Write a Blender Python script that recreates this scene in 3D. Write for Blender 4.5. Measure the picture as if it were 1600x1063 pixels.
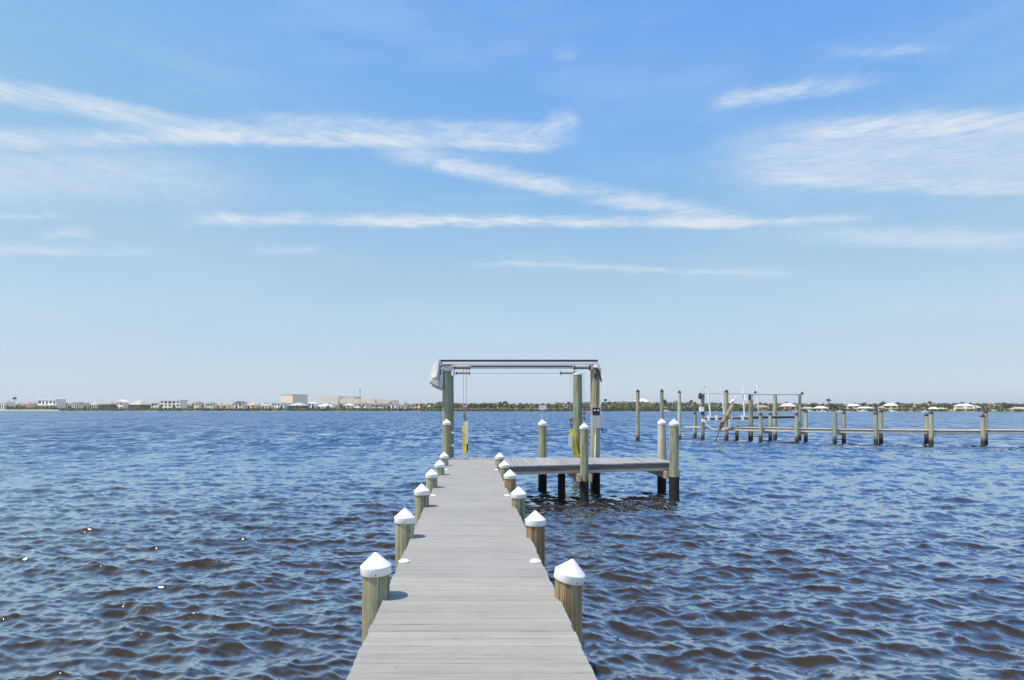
import bpy, math, random
import numpy as np
from mathutils import Vector, Matrix

for o in list(bpy.data.objects):
    bpy.data.objects.remove(o)
random.seed(7)
S = bpy.context.scene
COL = S.collection
R = math.radians

# ------------------------------------------------------------------ camera
F, VX, HY, CZ = 960.0, 733.0, 638.5, 2.742      # focal (px of the 1600 px photo), dock vanishing point, eye height over water
cam_d = bpy.data.cameras.new('camera')
cam_d.sensor_width = 36.0
cam_d.lens = F / 1600 * 36
cam_d.shift_x = (800 - VX) / 1600
cam_d.shift_y = (HY - 531.5) / 1600
cam_d.clip_start, cam_d.clip_end = 0.1, 20000
cam = bpy.data.objects.new('camera', cam_d)
cam.location = (0, 0, CZ)
cam.rotation_euler = (R(90), 0, 0)
COL.objects.link(cam)
S.camera = cam

# ------------------------------------------------------------------ light
SUN_EL, SUN_AZ = R(62), R(-105)                  # azimuth clockwise from +Y: sun to the left, slightly behind the camera
SKY_STRENGTH = 0.105
sun_dir = Vector((math.sin(SUN_AZ) * math.cos(SUN_EL), math.cos(SUN_AZ) * math.cos(SUN_EL), math.sin(SUN_EL)))
sd = bpy.data.lights.new('sun', 'SUN')
sd.energy, sd.angle, sd.color = 5.0, R(0.53), (1.0, 0.91, 0.78)
sun = bpy.data.objects.new('sun', sd)
sun.rotation_euler = (-sun_dir).to_track_quat('-Z', 'Y').to_euler()
COL.objects.link(sun)
S.view_settings.view_transform = 'Standard'
S.view_settings.look = 'None'
S.view_settings.gamma = 1.0
S.view_settings.exposure = 0.0
S.view_settings.use_curve_mapping = False


class NT:
    """small helper for writing node maths"""
    def __init__(s, tree):
        s.t = tree

    def n(s, kind, **kw):
        nd = s.t.nodes.new(kind)
        for k, v in kw.items():
            setattr(nd, k, v)
        return nd

    def put(s, sock, v):
        if isinstance(v, bpy.types.NodeSocket):
            s.t.links.new(v, sock)
        elif v is not None:
            sock.default_value = v

    def m(s, op, a, b=None, c=None, clamp=False):
        nd = s.n('ShaderNodeMath', operation=op, use_clamp=clamp)
        for i, v in enumerate((a, b, c)):
            if v is not None:
                s.put(nd.inputs[i], v)
        return nd.outputs[0]

    def v(s, op, a, b=None, scale=None):
        nd = s.n('ShaderNodeVectorMath', operation=op)
        s.put(nd.inputs[0], a)
        if b is not None:
            s.put(nd.inputs[1], b)
        if scale is not None:
            s.put(nd.inputs['Scale'], scale)
        return nd.outputs[0]

    def rng(s, v, a, b, c=0.0, d=1.0, kind='SMOOTHSTEP'):
        nd = s.n('ShaderNodeMapRange', interpolation_type=kind)
        for i, q in enumerate((v, a, b, c, d)):
            s.put(nd.inputs[i], q)
        return nd.outputs[0]

    def noise(s, vec, scale, detail=4, rough=0.55, dist=0.0, out='Fac'):
        nd = s.n('ShaderNodeTexNoise')
        s.put(nd.inputs['Vector'], vec)
        s.put(nd.inputs['Scale'], scale)
        nd.inputs['Detail'].default_value = detail
        nd.inputs['Roughness'].default_value = rough
        nd.inputs['Distortion'].default_value = dist
        return nd.outputs[out]

    def comb(s, x, y, z):
        nd = s.n('ShaderNodeCombineXYZ')
        for i, q in enumerate((x, y, z)):
            s.put(nd.inputs[i], q)
        return nd.outputs[0]

    def sep(s, v):
        nd = s.n('ShaderNodeSeparateXYZ')
        s.put(nd.inputs[0], v)
        return nd.outputs

    def mix(s, f, a, b, blend='MIX'):
        nd = s.n('ShaderNodeMix', data_type='RGBA', blend_type=blend)
        s.put(nd.inputs[0], f)
        s.put(nd.inputs[6], a)
        s.put(nd.inputs[7], b)
        return nd.outputs[2]


# ------------------------------------------------------------------ world: daylight sky with thin cirrus
W = bpy.data.worlds.new('World')
S.world = W
W.use_nodes = True
W.node_tree.nodes.clear()
T = NT(W.node_tree)
sky = T.n('ShaderNodeTexSky', sky_type='NISHITA')
sky.sun_disc = False
sky.sun_elevation = SUN_EL
sky.sun_rotation = SUN_AZ % (2 * math.pi)
sky.air_density, sky.dust_density, sky.ozone_density = 1.0, 0.35, 1.6
tc = T.n('ShaderNodeTexCoord')
D = T.sep(tc.outputs['Generated'])
az = T.m('ARCTAN2', D[0], D[1])
el = T.m('ARCSINE', D[2])
ae = T.comb(az, el, 0.0)
wisp = T.noise(T.v('MULTIPLY', ae, (9.0, 46.0, 1.0)), 1.0, 5, 0.62, 0.9)
fibre = T.noise(T.v('MULTIPLY', T.comb(T.m('MULTIPLY_ADD', el, 1.6, az), T.m('MULTIPLY_ADD', az, -0.25, el), 0.0), (16.0, 70.0, 1.0)), 1.0, 4, 0.6, 0.6)
fine = T.noise(T.v('MULTIPLY', T.comb(T.m('MULTIPLY_ADD', el, -0.8, az), T.m('MULTIPLY_ADD', az, 0.14, el), 0.3), (30.0, 240.0, 1.0)), 1.0, 4, 0.65, 0.8)
warp = T.m('SUBTRACT', T.noise(T.v('MULTIPLY', ae, (5.0, 14.0, 1.0)), 1.0, 3, 0.55), 0.5)
warp2 = T.m('SUBTRACT', T.noise(T.v('MULTIPLY', ae, (20.0, 60.0, 1.0)), 1.0, 4, 0.6), 0.5)
elw = T.m('MULTIPLY_ADD', warp2, 0.016, T.m('MULTIPLY_ADD', warp, 0.012, el))


def ang(px, py):
    u, v = (px - VX) / F, (HY - py) / F
    return math.atan(u), math.atan(v / math.hypot(1, u))


def streak(pts, up, down, fade0, fade1, op, tex, lo=0.25):
    """a cirrus band along a curve el(az); up/down are half widths and fades run lengths, in photo pixels"""
    P = [ang(*p) for p in pts]
    cf = np.polyfit([p[0] for p in P], [p[1] for p in P], min(2, len(P) - 1))
    cf = [0.0] * (3 - len(cf)) + [float(c) for c in cf]
    cen = T.m('MULTIPLY_ADD', T.m('MULTIPLY_ADD', az, cf[0], cf[1]), az, cf[2])
    t = T.m('SUBTRACT', elw, cen)
    pr = T.m('MULTIPLY', T.m('POWER', T.rng(t, up / F, 0.0), 1.3), T.rng(t, -down / F, -0.1 * down / F))
    a0, a1 = P[0][0], P[-1][0]
    s = T.m('MULTIPLY', T.rng(az, a0, a0 + fade0 / F), T.rng(az, a1, a1 - fade1 / F))
    return T.m('MULTIPLY', T.m('MULTIPLY', pr, s), T.m('MULTIPLY', T.m('MULTIPLY', T.rng(tex, 0.25, 0.66, lo, 1.0), T.rng(fine, 0.28, 0.62, 0.62, 1.0)), op))


bands = [
    streak([(-260, 85), (0, 138), (170, 165), (330, 198), (470, 222)], 15, 24, 60, 170, 0.95, wisp),
    streak([(-300, 222), (0, 218), (320, 214), (600, 222), (900, 228)], 22, 15, 60, 90, 0.85, wisp),
    streak([(330, 185), (560, 190), (760, 200), (920, 205)], 16, 26, 120, 60, 0.5, fibre, 0.35),
    streak([(560, 226), (740, 262), (900, 300), (1060, 326), (1180, 342)], 22, 20, 120, 90, 0.85, wisp),
    streak([(250, 342), (480, 346), (760, 347), (1000, 347), (1230, 350)], 16, 11, 110, 110, 0.95, wisp),
    streak([(1120, 352), (1250, 346), (1390, 338)], 8, 9, 80, 70, 0.7, wisp),
    streak([(1075, 247), (1300, 240), (1500, 235), (1900, 232)], 66, 70, 130, 120, 0.60, wisp, 0.6),
    streak([(1190, 203), (1340, 198), (1480, 188), (1800, 165)], 18, 24, 130, 120, 0.7, wisp),
    streak([(1130, 272), (1300, 290), (1480, 294), (1800, 293)], 22, 9, 120, 120, 0.45, wisp),
    streak([(1090, 165), (1180, 146), (1300, 132), (1420, 118)], 17, 19, 50, 110, 0.62, fibre),
    streak([(-300, 270), (0, 262), (250, 268), (480, 290)], 44, 60, 60, 220, 0.46, wisp, 0.5),
    streak([(1180, 366), (1350, 370), (1650, 376), (1900, 380)], 20, 20, 150, 80, 0.55, wisp, 0.45),
    streak([(700, 410), (900, 414), (1080, 424), (1290, 430)], 7, 7, 110, 90, 0.5, wisp),
    streak([(-260, 388), (0, 390), (130, 393), (290, 396)], 8, 9, 60, 110, 0.5, wisp),
    streak([(30, 374), (90, 366), (155, 362)], 10, 9, 50, 25, 0.55, fibre),
    streak([(-200, 337), (0, 338), (130, 339)], 6, 6, 50, 60, 0.5, wisp),
    streak([(370, 390), (440, 389), (525, 388)], 14, 10, 60, 40, 0.38, fibre),
    streak([(855, 84), (885, 88), (915, 82)], 12, 8, 25, 25, 0.22, fibre),
    streak([(840, 195), (875, 186), (915, 192)], 20, 16, 25, 25, 0.5, fibre),
    streak([(1250, 84), (1420, 78), (1520, 74)], 12, 9, 90, 60, 0.3, fibre),
]
cl = bands[0]
for b in bands[1:]:
    cl = T.m('ADD', cl, b)
# the same thin cirrus goes on over the rest of the sky
aw = T.v('ABSOLUTE', T.comb(T.m('ADD', az, -0.06), 0.0, 0.0))
outside = T.m('MAXIMUM', T.rng(T.sep(aw)[0], 0.72, 1.05), T.rng(el, 0.62, 0.85))
gen = T.noise(T.v('MULTIPLY', T.comb(az, T.m('MULTIPLY_ADD', az, -0.12, el), D[2]), (2.4, 13.0, 2.0)), 1.0, 4, 0.6, 0.8)
gen = T.m('MULTIPLY', T.m('MULTIPLY', T.rng(gen, 0.52, 0.74), outside), T.rng(el, 0.03, 0.2))
veil = T.m('MULTIPLY', T.rng(T.noise(T.v('MULTIPLY', ae, (3.0, 12.0, 1.0)), 1.0, 3, 0.6), 0.4, 0.75), 0.13)
veil = T.m('MULTIPLY', veil, T.rng(el, 0.02, 0.12))
cl = T.m('ADD', T.m('ADD', cl, T.m('MULTIPLY', gen, 0.6)), veil)
cl = T.m('MULTIPLY', T.m('MINIMUM', T.m('MULTIPLY', cl, 1.15), 1.0), 0.84)
# camera response for the sky colour (one curve per channel over the whole dome)
scaled = T.v('SCALE', sky.outputs[0], scale=SKY_STRENGTH)
cur = T.n('ShaderNodeRGBCurve')
for ch, pts in ((0, [(0, 0), (0.12, 0.175), (0.30, 0.455), (0.45, 0.525), (0.62, 0.605), (1, 0.90)]),
                (1, [(0, 0), (0.19, 0.395), (0.45, 0.65), (0.65, 0.70), (1, 0.93)]),
                (2, [(0, 0), (0.33, 0.84), (0.50, 0.80), (0.66, 0.83), (1, 0.96)])):
    c_ = cur.mapping.curves[ch]
    for q_ in pts[1:-1]:
        c_.points.new(*q_)
    c_.points[0].location = pts[0]
    c_.points[len(c_.points) - 1].location = pts[-1]
cur.mapping.update()
T.put(cur.inputs['Color'], scaled)
skyc = T.v('SCALE', cur.outputs[0], scale=1.0 / SKY_STRENGTH)
skycol = T.mix(cl, skyc, (0.77 / SKY_STRENGTH, 0.83 / SKY_STRENGTH, 0.90 / SKY_STRENGTH, 1))
bg = T.n('ShaderNodeBackground')
bg.inputs['Strength'].default_value = SKY_STRENGTH
T.put(bg.inputs['Color'], skycol)
wo = T.n('ShaderNodeOutputWorld')
T.t.links.new(bg.outputs[0], wo.inputs[0])


# ------------------------------------------------------------------ materials
def new_mat(name):
    m = bpy.data.materials.new(name)
    m.use_nodes = True
    return m, NT(m.node_tree), m.node_tree.nodes['Principled BSDF']


def plain(name, col, rough=0.5, metal=0.0, var=0.10, scale=6.0, bump=0.0, spec=0.5):
    m, t, p = new_mat(name)
    c = t.n('ShaderNodeTexCoord')
    f = t.noise(c.outputs['Object'], scale, 5, 0.6)
    k = t.rng(f, 0.25, 0.75, 1 - var, 1 + var, 'LINEAR')
    t.put(p.inputs['Base Color'], t.v('SCALE', tuple(col), scale=k))
    p.inputs['Roughness'].default_value = rough
    p.inputs['Metallic'].default_value = metal
    p.inputs['Specular IOR Level'].default_value = spec
    if bump:
        b = t.n('ShaderNodeBump')
        b.inputs['Strength'].default_value = bump
        b.inputs['Distance'].default_value = 0.02
        t.put(b.inputs['Height'], f)
        t.put(p.inputs['Normal'], b.outputs[0])
    return m


def grain(name, c1, c2, c3, axis, stretch=(22, 22, 0.9), objvar=0.12, bump=0.25, rough=0.8, stain=None, cw=0.004, blotch=0.0):
    """wood-like: streaks along one axis, broad patches, per-object tone"""
    m, t, p = new_mat(name)
    c = t.n('ShaderNodeTexCoord')
    oi = t.n('ShaderNodeObjectInfo')
    vec = t.v('ADD', c.outputs['Object'], t.v('SCALE', (17.3, 9.1, 23.7), scale=oi.outputs['Random']))
    st = list(stretch)
    if axis == 'x':
        st = [stretch[2], stretch[0], stretch[1]]
    elif axis == 'y':
        st = [stretch[0], stretch[2], stretch[1]]
    sv = t.v('MULTIPLY', vec, tuple(st))
    f1 = t.noise(sv, 1.0, 6, 0.6, 0.25)
    f2 = t.noise(t.v('MULTIPLY', vec, tuple(1.0 + 0.14 * q for q in st)), 1.0, 4, 0.6, 0.4)
    f3 = t.noise(t.v('MULTIPLY', sv, (2.6, 2.6, 2.6)), 1.0, 3, 0.6)
    col = t.mix(t.rng(f1, 0.33, 0.66), tuple(c1) + (1,), tuple(c2) + (1,))
    col = t.mix(t.m('MULTIPLY', t.rng(f2, 0.50, 0.70), 0.75), col, tuple(c3) + (1,))
    f4 = t.noise(t.v('MULTIPLY', sv, (0.62, 0.62, 0.62)), 1.0, 2, 0.5, 0.3)
    crack = t.m('MULTIPLY', t.rng(f3, 0.30, 0.39), t.rng(t.m('ABSOLUTE', t.m('SUBTRACT', f4, 0.5)), 0.0, cw))
    col = t.v('SCALE', col, scale=t.m('MULTIPLY_ADD', crack, 0.52, 0.48))
    k = t.rng(oi.outputs['Random'], 0, 1, 1 - objvar, 1 + objvar, 'LINEAR')
    col = t.v('SCALE', col, scale=k)
    if blotch:                                    # dirt and foot wear wandering across the boards
        gp = t.n('ShaderNodeNewGeometry').outputs['Position']
        k2 = t.rng(t.noise(gp, 1.1, 5, 0.65), 0.3, 0.7, 1 - blotch, 1 + blotch * 0.6, 'LINEAR')
        spk = t.rng(t.noise(gp, 34.0, 2, 0.5), 0.26, 0.31, 0.72, 1.0)
        col = t.v('SCALE', t.v('SCALE', col, scale=k2), scale=spk)
    if stain:                                     # tide line: wet, fouled wood just above the water
        g = t.n('ShaderNodeNewGeometry')
        z = t.sep(g.outputs['Position'])[2]
        zz = t.m('MULTIPLY_ADD', t.m('SUBTRACT', t.noise(g.outputs['Position'], 5.0, 4, 0.6), 0.5), 0.35, z)
        col = t.mix(t.rng(zz, stain[0], stain[1]), col, tuple(stain[2]) + (1,))
    t.put(p.inputs['Base Color'], col)
    p.inputs['Roughness'].default_value = rough
    p.inputs['Specular IOR Level'].default_value = 0.25
    b = t.n('ShaderNodeBump')
    b.inputs['Strength'].default_value = bump
    b.inputs['Distance'].default_value = 0.012
    t.put(b.inputs['Height'], t.m('MULTIPLY_ADD', crack, 0.8, f1))
    t.put(p.inputs['Normal'], b.outputs[0])
    return m


FOUL = (0.50, 0.12, (0.045, 0.035, 0.028))
M = {}
M['board'] = grain('composite_board', (0.305, 0.295, 0.272), (0.352, 0.341, 0.317), (0.268, 0.258, 0.238), 'x', (70, 70, 0.6), 0.06, 0.12, 0.7, blotch=0.09)
M['plank'] = grain('weathered_plank', (0.27, 0.27, 0.28), (0.36, 0.36, 0.365), (0.24, 0.235, 0.235), 'y', (40, 40, 1.2), 0.13, 0.3)
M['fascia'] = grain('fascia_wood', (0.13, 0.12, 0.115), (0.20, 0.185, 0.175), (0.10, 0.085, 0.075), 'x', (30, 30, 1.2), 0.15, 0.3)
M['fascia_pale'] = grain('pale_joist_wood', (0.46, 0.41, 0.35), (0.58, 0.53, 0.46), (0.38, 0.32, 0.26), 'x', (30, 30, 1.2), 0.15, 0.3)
M['pier_pale'] = grain('bleached_pier_wood', (0.52, 0.46, 0.39), (0.64, 0.58, 0.50), (0.44, 0.37, 0.30), 'x', (14, 14, 1.0), 0.12, 0.2)
M['beam'] = grain('beam_wood', (0.30, 0.25, 0.19), (0.40, 0.35, 0.27), (0.22, 0.17, 0.12), 'y', (26, 26, 1.2), 0.15, 0.3)
M['pile_green'] = grain('pile_green', (0.20, 0.235, 0.15), (0.385, 0.42, 0.30), (0.29, 0.245, 0.14), 'z', (27, 27, 0.8), 0.10, 0.5, cw=0.028, stain=FOUL)
M['pile_brown'] = grain('pile_brown', (0.25, 0.165, 0.075), (0.40, 0.31, 0.18), (0.21, 0.105, 0.04), 'z', (25, 25, 0.8), 0.10, 0.5, cw=0.028, stain=FOUL)
M['pile_tan'] = grain('pile_tan', (0.26, 0.25, 0.15), (0.43, 0.41, 0.29), (0.25, 0.195, 0.105), 'z', (27, 27, 0.8), 0.10, 0.5, cw=0.028, stain=FOUL)
M['pile_pale'] = grain('pile_pale', (0.48, 0.46, 0.36), (0.58, 0.56, 0.45), (0.42, 0.40, 0.29), 'z', (27, 27, 0.8), 0.06, 0.4, cw=0.02, stain=FOUL)
M['pile_far'] = grain('pile_far', (0.24, 0.26, 0.18), (0.38, 0.40, 0.30), (0.30, 0.25, 0.17), 'z', (9, 9, 0.8), 0.16, 0.2, stain=(0.75, 0.25, (0.05, 0.035, 0.025)))
M['pile_old'] = grain('pile_old', (0.24, 0.21, 0.16), (0.34, 0.30, 0.23), (0.17, 0.12, 0.08), 'z', (9, 9, 0.8), 0.12, 0.2, stain=(0.6, 0.2, (0.05, 0.03, 0.02)))
M['wrap'] = plain('black_pile_wrap', (0.014, 0.014, 0.016), 0.7, var=0.3, scale=9, bump=0.2, spec=0.2)
M['pale_beam'] = plain('pale_beam', (0.34, 0.35, 0.37), 0.5, var=0.10, scale=5)
M['cap'] = plain('white_plastic_cap', (0.78, 0.78, 0.765), 0.42, var=0.10, scale=9)
M['blackcap'] = plain('black_plastic_cap', (0.016, 0.016, 0.018), 0.4, var=0.2)
M['white'] = plain('white_paint', (0.80, 0.80, 0.79), 0.45, var=0.04)
M['galv'] = plain('galvanised_steel', (0.50, 0.51, 0.53), 0.45, metal=0.35, var=0.12, scale=12)
M['alu'] = plain('aluminium', (0.62, 0.63, 0.65), 0.4, metal=0.4, var=0.10, scale=9)
M['navy'] = plain('dark_navy_rail', (0.025, 0.032, 0.045), 0.5, var=0.15)
M['darksteel'] = plain('dark_steel', (0.045, 0.045, 0.05), 0.5, metal=0.3, var=0.25, scale=20)
M['canvas'] = plain('grey_canvas', (0.58, 0.59, 0.58), 0.85, var=0.14, scale=5, bump=0.6)
M['boxgrey'] = plain('grey_enclosure', (0.42, 0.43, 0.44), 0.45, var=0.04)
M['yellow'] = plain('yellow_paint', (0.90, 0.70, 0.06), 0.5, var=0.10, scale=5)
M['bunkdark'] = plain('dark_bunk_side', (0.10, 0.085, 0.02), 0.7, var=0.2)
M['cream'] = plain('cream_pad', (0.74, 0.70, 0.56), 0.7, var=0.06)
M['rust'] = plain('rusty_block', (0.24, 0.17, 0.12), 0.65, metal=0.2, var=0.35, scale=25)
M['sign'] = plain('pale_sign', (0.62, 0.55, 0.52), 0.6, var=0.06)
M['screw'] = plain('screw_head', (0.10, 0.08, 0.07), 0.5, metal=0.5)
M['glass'] = plain('window_glass', (0.03, 0.035, 0.04), 0.12, var=0.1)
M['sand'] = plain('shore_sand', (0.52, 0.47, 0.38), 0.9, var=0.1, scale=0.3)

# shore ground: grass and sand in patches
m, t, p = new_mat('shore_ground')
g = t.n('ShaderNodeNewGeometry')
f = t.noise(g.outputs['Position'], 0.05, 5, 0.6)
t.put(p.inputs['Base Color'], t.mix(t.rng(f, 0.4, 0.62), (0.13, 0.14, 0.05, 1), (0.30, 0.27, 0.15, 1)))
p.inputs['Roughness'].default_value = 0.95
M['shore'] = m


def leaf_mat(name, a, b):
    m, t, p = new_mat(name)
    g = t.n('ShaderNodeNewGeometry')
    f = t.noise(g.outputs['Position'], 0.16, 3, 0.6)
    col = t.mix(t.rng(f, 0.36, 0.64), tuple(a) + (1,), tuple(b) + (1,))
    k = t.rng(g.outputs['Random Per Island'], 0, 1, 0.6, 1.4, 'LINEAR')
    t.put(p.inputs['Base Color'], t.v('SCALE', col, scale=k))
    p.inputs['Roughness'].default_value = 0.7
    p.inputs['Specular IOR Level'].default_value = 0.2
    return m


M['leaf'] = leaf_mat('leaf_olive', (0.17, 0.18, 0.085), (0.25, 0.24, 0.125))
M['leaf_dark'] = leaf_mat('leaf_dark', (0.085, 0.10, 0.05), (0.13, 0.14, 0.07))
M['leaf_dry'] = leaf_mat('leaf_dry', (0.29, 0.26, 0.165), (0.37, 0.33, 0.21))
M['reed'] = leaf_mat('reed_green', (0.27, 0.28, 0.11), (0.38, 0.36, 0.17))
M['bark'] = plain('bark', (0.16, 0.13, 0.10), 0.9, var=0.2)

# water: tannin-brown body under a rippled, reflecting surface
m, t, p = new_mat('water')
g = t.n('ShaderNodeNewGeometry')
pos = g.outputs['Position']
px, py, pz = t.sep(pos)
r2 = t.m('SQRT', t.m('ADD', t.m('MULTIPLY', px, px), t.m('MULTIPLY', py, py)))
rip1 = t.v('SUBTRACT', t.noise(t.v('MULTIPLY', pos, (3.0, 8.0, 4.0)), 1.0, 3, 0.55, 0.3, 'Color'), (0.5, 0.5, 0.5))
rip2 = t.v('SUBTRACT', t.noise(t.v('MULTIPLY', pos, (0.55, 1.1, 1.0)), 1.0, 4, 0.6, 0.2, 'Color'), (0.5, 0.5, 0.5))
gust = t.noise(t.v('MULTIPLY', pos, (0.05, 0.022, 0.0)), 1.0, 4, 0.65)
farw = t.rng(r2, 16.0, 62.0)
rip3 = t.v('SUBTRACT', t.noise(t.v('MULTIPLY', pos, (1.3, 0.30, 1.0)), 1.0, 3, 0.6, 0.3, 'Color'), (0.5, 0.5, 0.5))
near_amp = t.rng(r2, 6.0, 40.0, 0.24, 0.60, 'LINEAR')
pert = t.v('ADD', t.v('SCALE', rip1, scale=near_amp), t.v('SCALE', rip2, scale=t.m('MULTIPLY', farw, 1.5)))
pert = t.v('ADD', pert, t.v('SCALE', rip3, scale=t.m('MULTIPLY', farw, 1.4)))
pert = t.v('MULTIPLY', pert, (0.7, 1.0, 0.0))
bias = t.m('MULTIPLY', farw, t.rng(gust, 0.3, 0.7, -0.20, -0.38, 'LINEAR'))   # steep lee faces of the chop face the dock
nrm = t.v('NORMALIZE', t.v('ADD', t.v('ADD', g.outputs['Normal'], pert), t.comb(t.m('MULTIPLY', bias, -0.2), bias, 0.0)))
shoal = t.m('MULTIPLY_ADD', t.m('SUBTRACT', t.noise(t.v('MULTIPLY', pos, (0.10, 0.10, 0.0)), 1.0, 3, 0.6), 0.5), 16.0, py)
far_blue = t.rng(shoal, 11.0, 36.0)                   # tannin-stained shallows by the dock; bluer body further out, partly painted-in sky reflection
lw = t.n('ShaderNodeLayerWeight')
lw.inputs['Blend'].default_value = 0.5
t.put(lw.inputs['Normal'], nrm)
fres = t.rng(lw.outputs['Facing'], 0.26, 0.97, 0.035, 0.84)
gl = t.n('ShaderNodeBsdfGlossy')
gl.inputs['Color'].default_value = (0.93, 0.97, 1.0, 1)
t.put(gl.inputs['Roughness'], t.rng(r2, 20, 200, 0.035, 0.09, 'LINEAR'))
t.put(gl.inputs['Normal'], nrm)
df = t.n('ShaderNodeBsdfDiffuse')
t.put(df.inputs['Color'], t.mix(far_blue, (0.033, 0.0245, 0.015, 1), (0.010, 0.024, 0.064, 1)))
t.put(df.inputs['Normal'], nrm)
ms = t.n('ShaderNodeMixShader')
t.put(ms.inputs[0], fres)
t.t.links.new(df.outputs[0], ms.inputs[1])
t.t.links.new(gl.outputs[0], ms.inputs[2])
t.t.links.new(ms.outputs[0], m.node_tree.nodes['Material Output'].inputs[0])
t.t.nodes.remove(p)
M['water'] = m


# ------------------------------------------------------------------ mesh helpers
class MB:
    def __init__(s):
        s.v, s.f = [], []

    def add(s, vs, fs):
        k = len(s.v)
        s.v += [tuple(v) for v in vs]
        s.f += [tuple(i + k for i in f) for f in fs]
        return s

    def box(s, x0, x1, y0, y1, z0, z1):
        return s.add([(x0, y0, z0), (x1, y0, z0), (x1, y1, z0), (x0, y1, z0), (x0, y0, z1), (x1, y0, z1), (x1, y1, z1), (x0, y1, z1)],
                     [(0, 3, 2, 1), (4, 5, 6, 7), (0, 1, 5, 4), (1, 2, 6, 5), (2, 3, 7, 6), (3, 0, 4, 7)])

    def hexa(s, low, high):
        return s.add(list(low) + list(high), [(0, 3, 2, 1), (4, 5, 6, 7), (0, 1, 5, 4), (1, 2, 6, 5), (2, 3, 7, 6), (3, 0, 4, 7)])

    def tube(s, pts, rad, n=10, cap=True):
        pts = [Vector(q) for q in pts]
        rad = rad if isinstance(rad, (list, tuple)) else [rad] * len(pts)
        vs, fs = [], []
        for i, q in enumerate(pts):
            d = (pts[min(i + 1, len(pts) - 1)] - pts[max(i - 1, 0)]).normalized()
            a = Vector((0, 0, 1)) if abs(d.z) < 0.9 else Vector((1, 0, 0))
            u = d.cross(a).normalized()
            w = d.cross(u).normalized()
            for k in range(n):
                th = 2 * math.pi * k / n
                vs.append(q + (u * math.cos(th) + w * math.sin(th)) * rad[i])
        for i in range(len(pts) - 1):
            for k in range(n):
                fs.append((i * n + k, i * n + (k + 1) % n, (i + 1) * n + (k + 1) % n, (i + 1) * n + k))
        if cap:
            fs.append(tuple(range(n)))
            fs.append(tuple(reversed(range((len(pts) - 1) * n, len(pts) * n))))
        return s.add(vs, fs)

    def lathe(s, prof, n=24, c=(0, 0, 0)):
        vs, fs = [], []
        for r, z in prof:
            for k in range(n):
                th = 2 * math.pi * k / n
                vs.append((c[0] + r * math.cos(th), c[1] + r * math.sin(th), c[2] + z))
        for i in range(len(prof) - 1):
            for k in range(n):
                fs.append((i * n + k, i * n + (k + 1) % n, (i + 1) * n + (k + 1) % n, (i + 1) * n + k))
        fs.append(tuple(reversed(range(n))))
        fs.append(tuple(range((len(prof) - 1) * n, len(prof) * n)))
        return s.add(vs, fs)

    def mesh(s, name, mat, smooth=False, angle=None):
        me = bpy.data.meshes.new(name)
        me.from_pydata(s.v, [], s.f)
        me.update()
        if mat is not None:
            me.materials.append(mat)
        if smooth:
            if angle is None:
                angle = R(35)
            me.polygons.foreach_set('use_smooth', [True] * len(me.polygons))
            try:
                me.set_sharp_from_angle(angle=angle)
            except Exception:
                pass
        return me

    def build(s, name, mat, parent=None, smooth=False, loc=None):
        o = bpy.data.objects.new(name, s.mesh(name, mat, smooth))
        COL.objects.link(o)
        if parent is not None:
            o.parent = parent
        if loc is not None:
            o.location = loc
        return o


def tag(o, label, cat, group=None):
    o['label'] = label
    o['category'] = cat
    if group:
        o['group'] = group
    return o


def thing(name, label, cat, loc=(0, 0, 0), rz=0.0, group=None):
    o = bpy.data.objects.new(name, None)
    o.empty_display_size = 0.2
    COL.objects.link(o)
    o.location = loc
    o.rotation_euler = (0, 0, rz)
    return tag(o, label, cat, group)


def kind(o, k):
    o['kind'] = k
    return o


def at(px_, py_, Y):
    """a point of the place at forward distance Y seen at a photo pixel"""
    return Vector(((px_ - VX) * Y / F, Y, CZ + (HY - py_) * Y / F))


# ------------------------------------------------------------------ water surface (real wave geometry)
def tile(L, N, lam, dirn, hs, seed, spread=3, kmax=None, lo=0.4, pw=4.4):
    rg = np.random.default_rng(seed)
    k1 = 2 * np.pi * np.fft.fftfreq(N, L / N)
    kx, ky = np.meshgrid(k1, k1, indexing='ij')
    k = np.hypot(kx, ky)
    k[0, 0] = 1
    kp = 2 * np.pi / lam
    d = np.array(dirn) / np.hypot(*dirn)
    c = (kx * d[0] + ky * d[1]) / k
    P = np.exp(-1.25 * (kp / k) ** 2) / k ** pw * (0.06 + np.abs(c) ** (2 * spread)) * (c > -0.3)
    P[k < lo * kp] = 0
    if kmax:
        P *= np.exp(-(k / kmax) ** 2)
    P[0, 0] = 0
    h0 = (rg.normal(size=(N, N)) + 1j * rg.normal(size=(N, N))) * np.sqrt(P)
    h = np.fft.ifft2(h0).real
    s = hs / 4 / h.std()
    dx = np.fft.ifft2(-1j * kx / k * h0).real
    dy = np.fft.ifft2(-1j * ky / k * h0).real
    return L, N, h * s, dx * s, dy * s


def sample(tl, x, y):
    L, N, h, dx, dy = tl
    u, v = x / L * N, y / L * N
    i, j = np.floor(u).astype(int), np.floor(v).astype(int)
    a, b = u - i, v - j
    i0, i1, j0, j1 = i % N, (i + 1) % N, j % N, (j + 1) % N
    out = []
    for A in (h, dx, dy):
        out.append((A[i0, j0] * (1 - a) + A[i1, j0] * a) * (1 - b) + (A[i0, j1] * (1 - a) + A[i1, j1] * a) * b)
    return out


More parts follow.
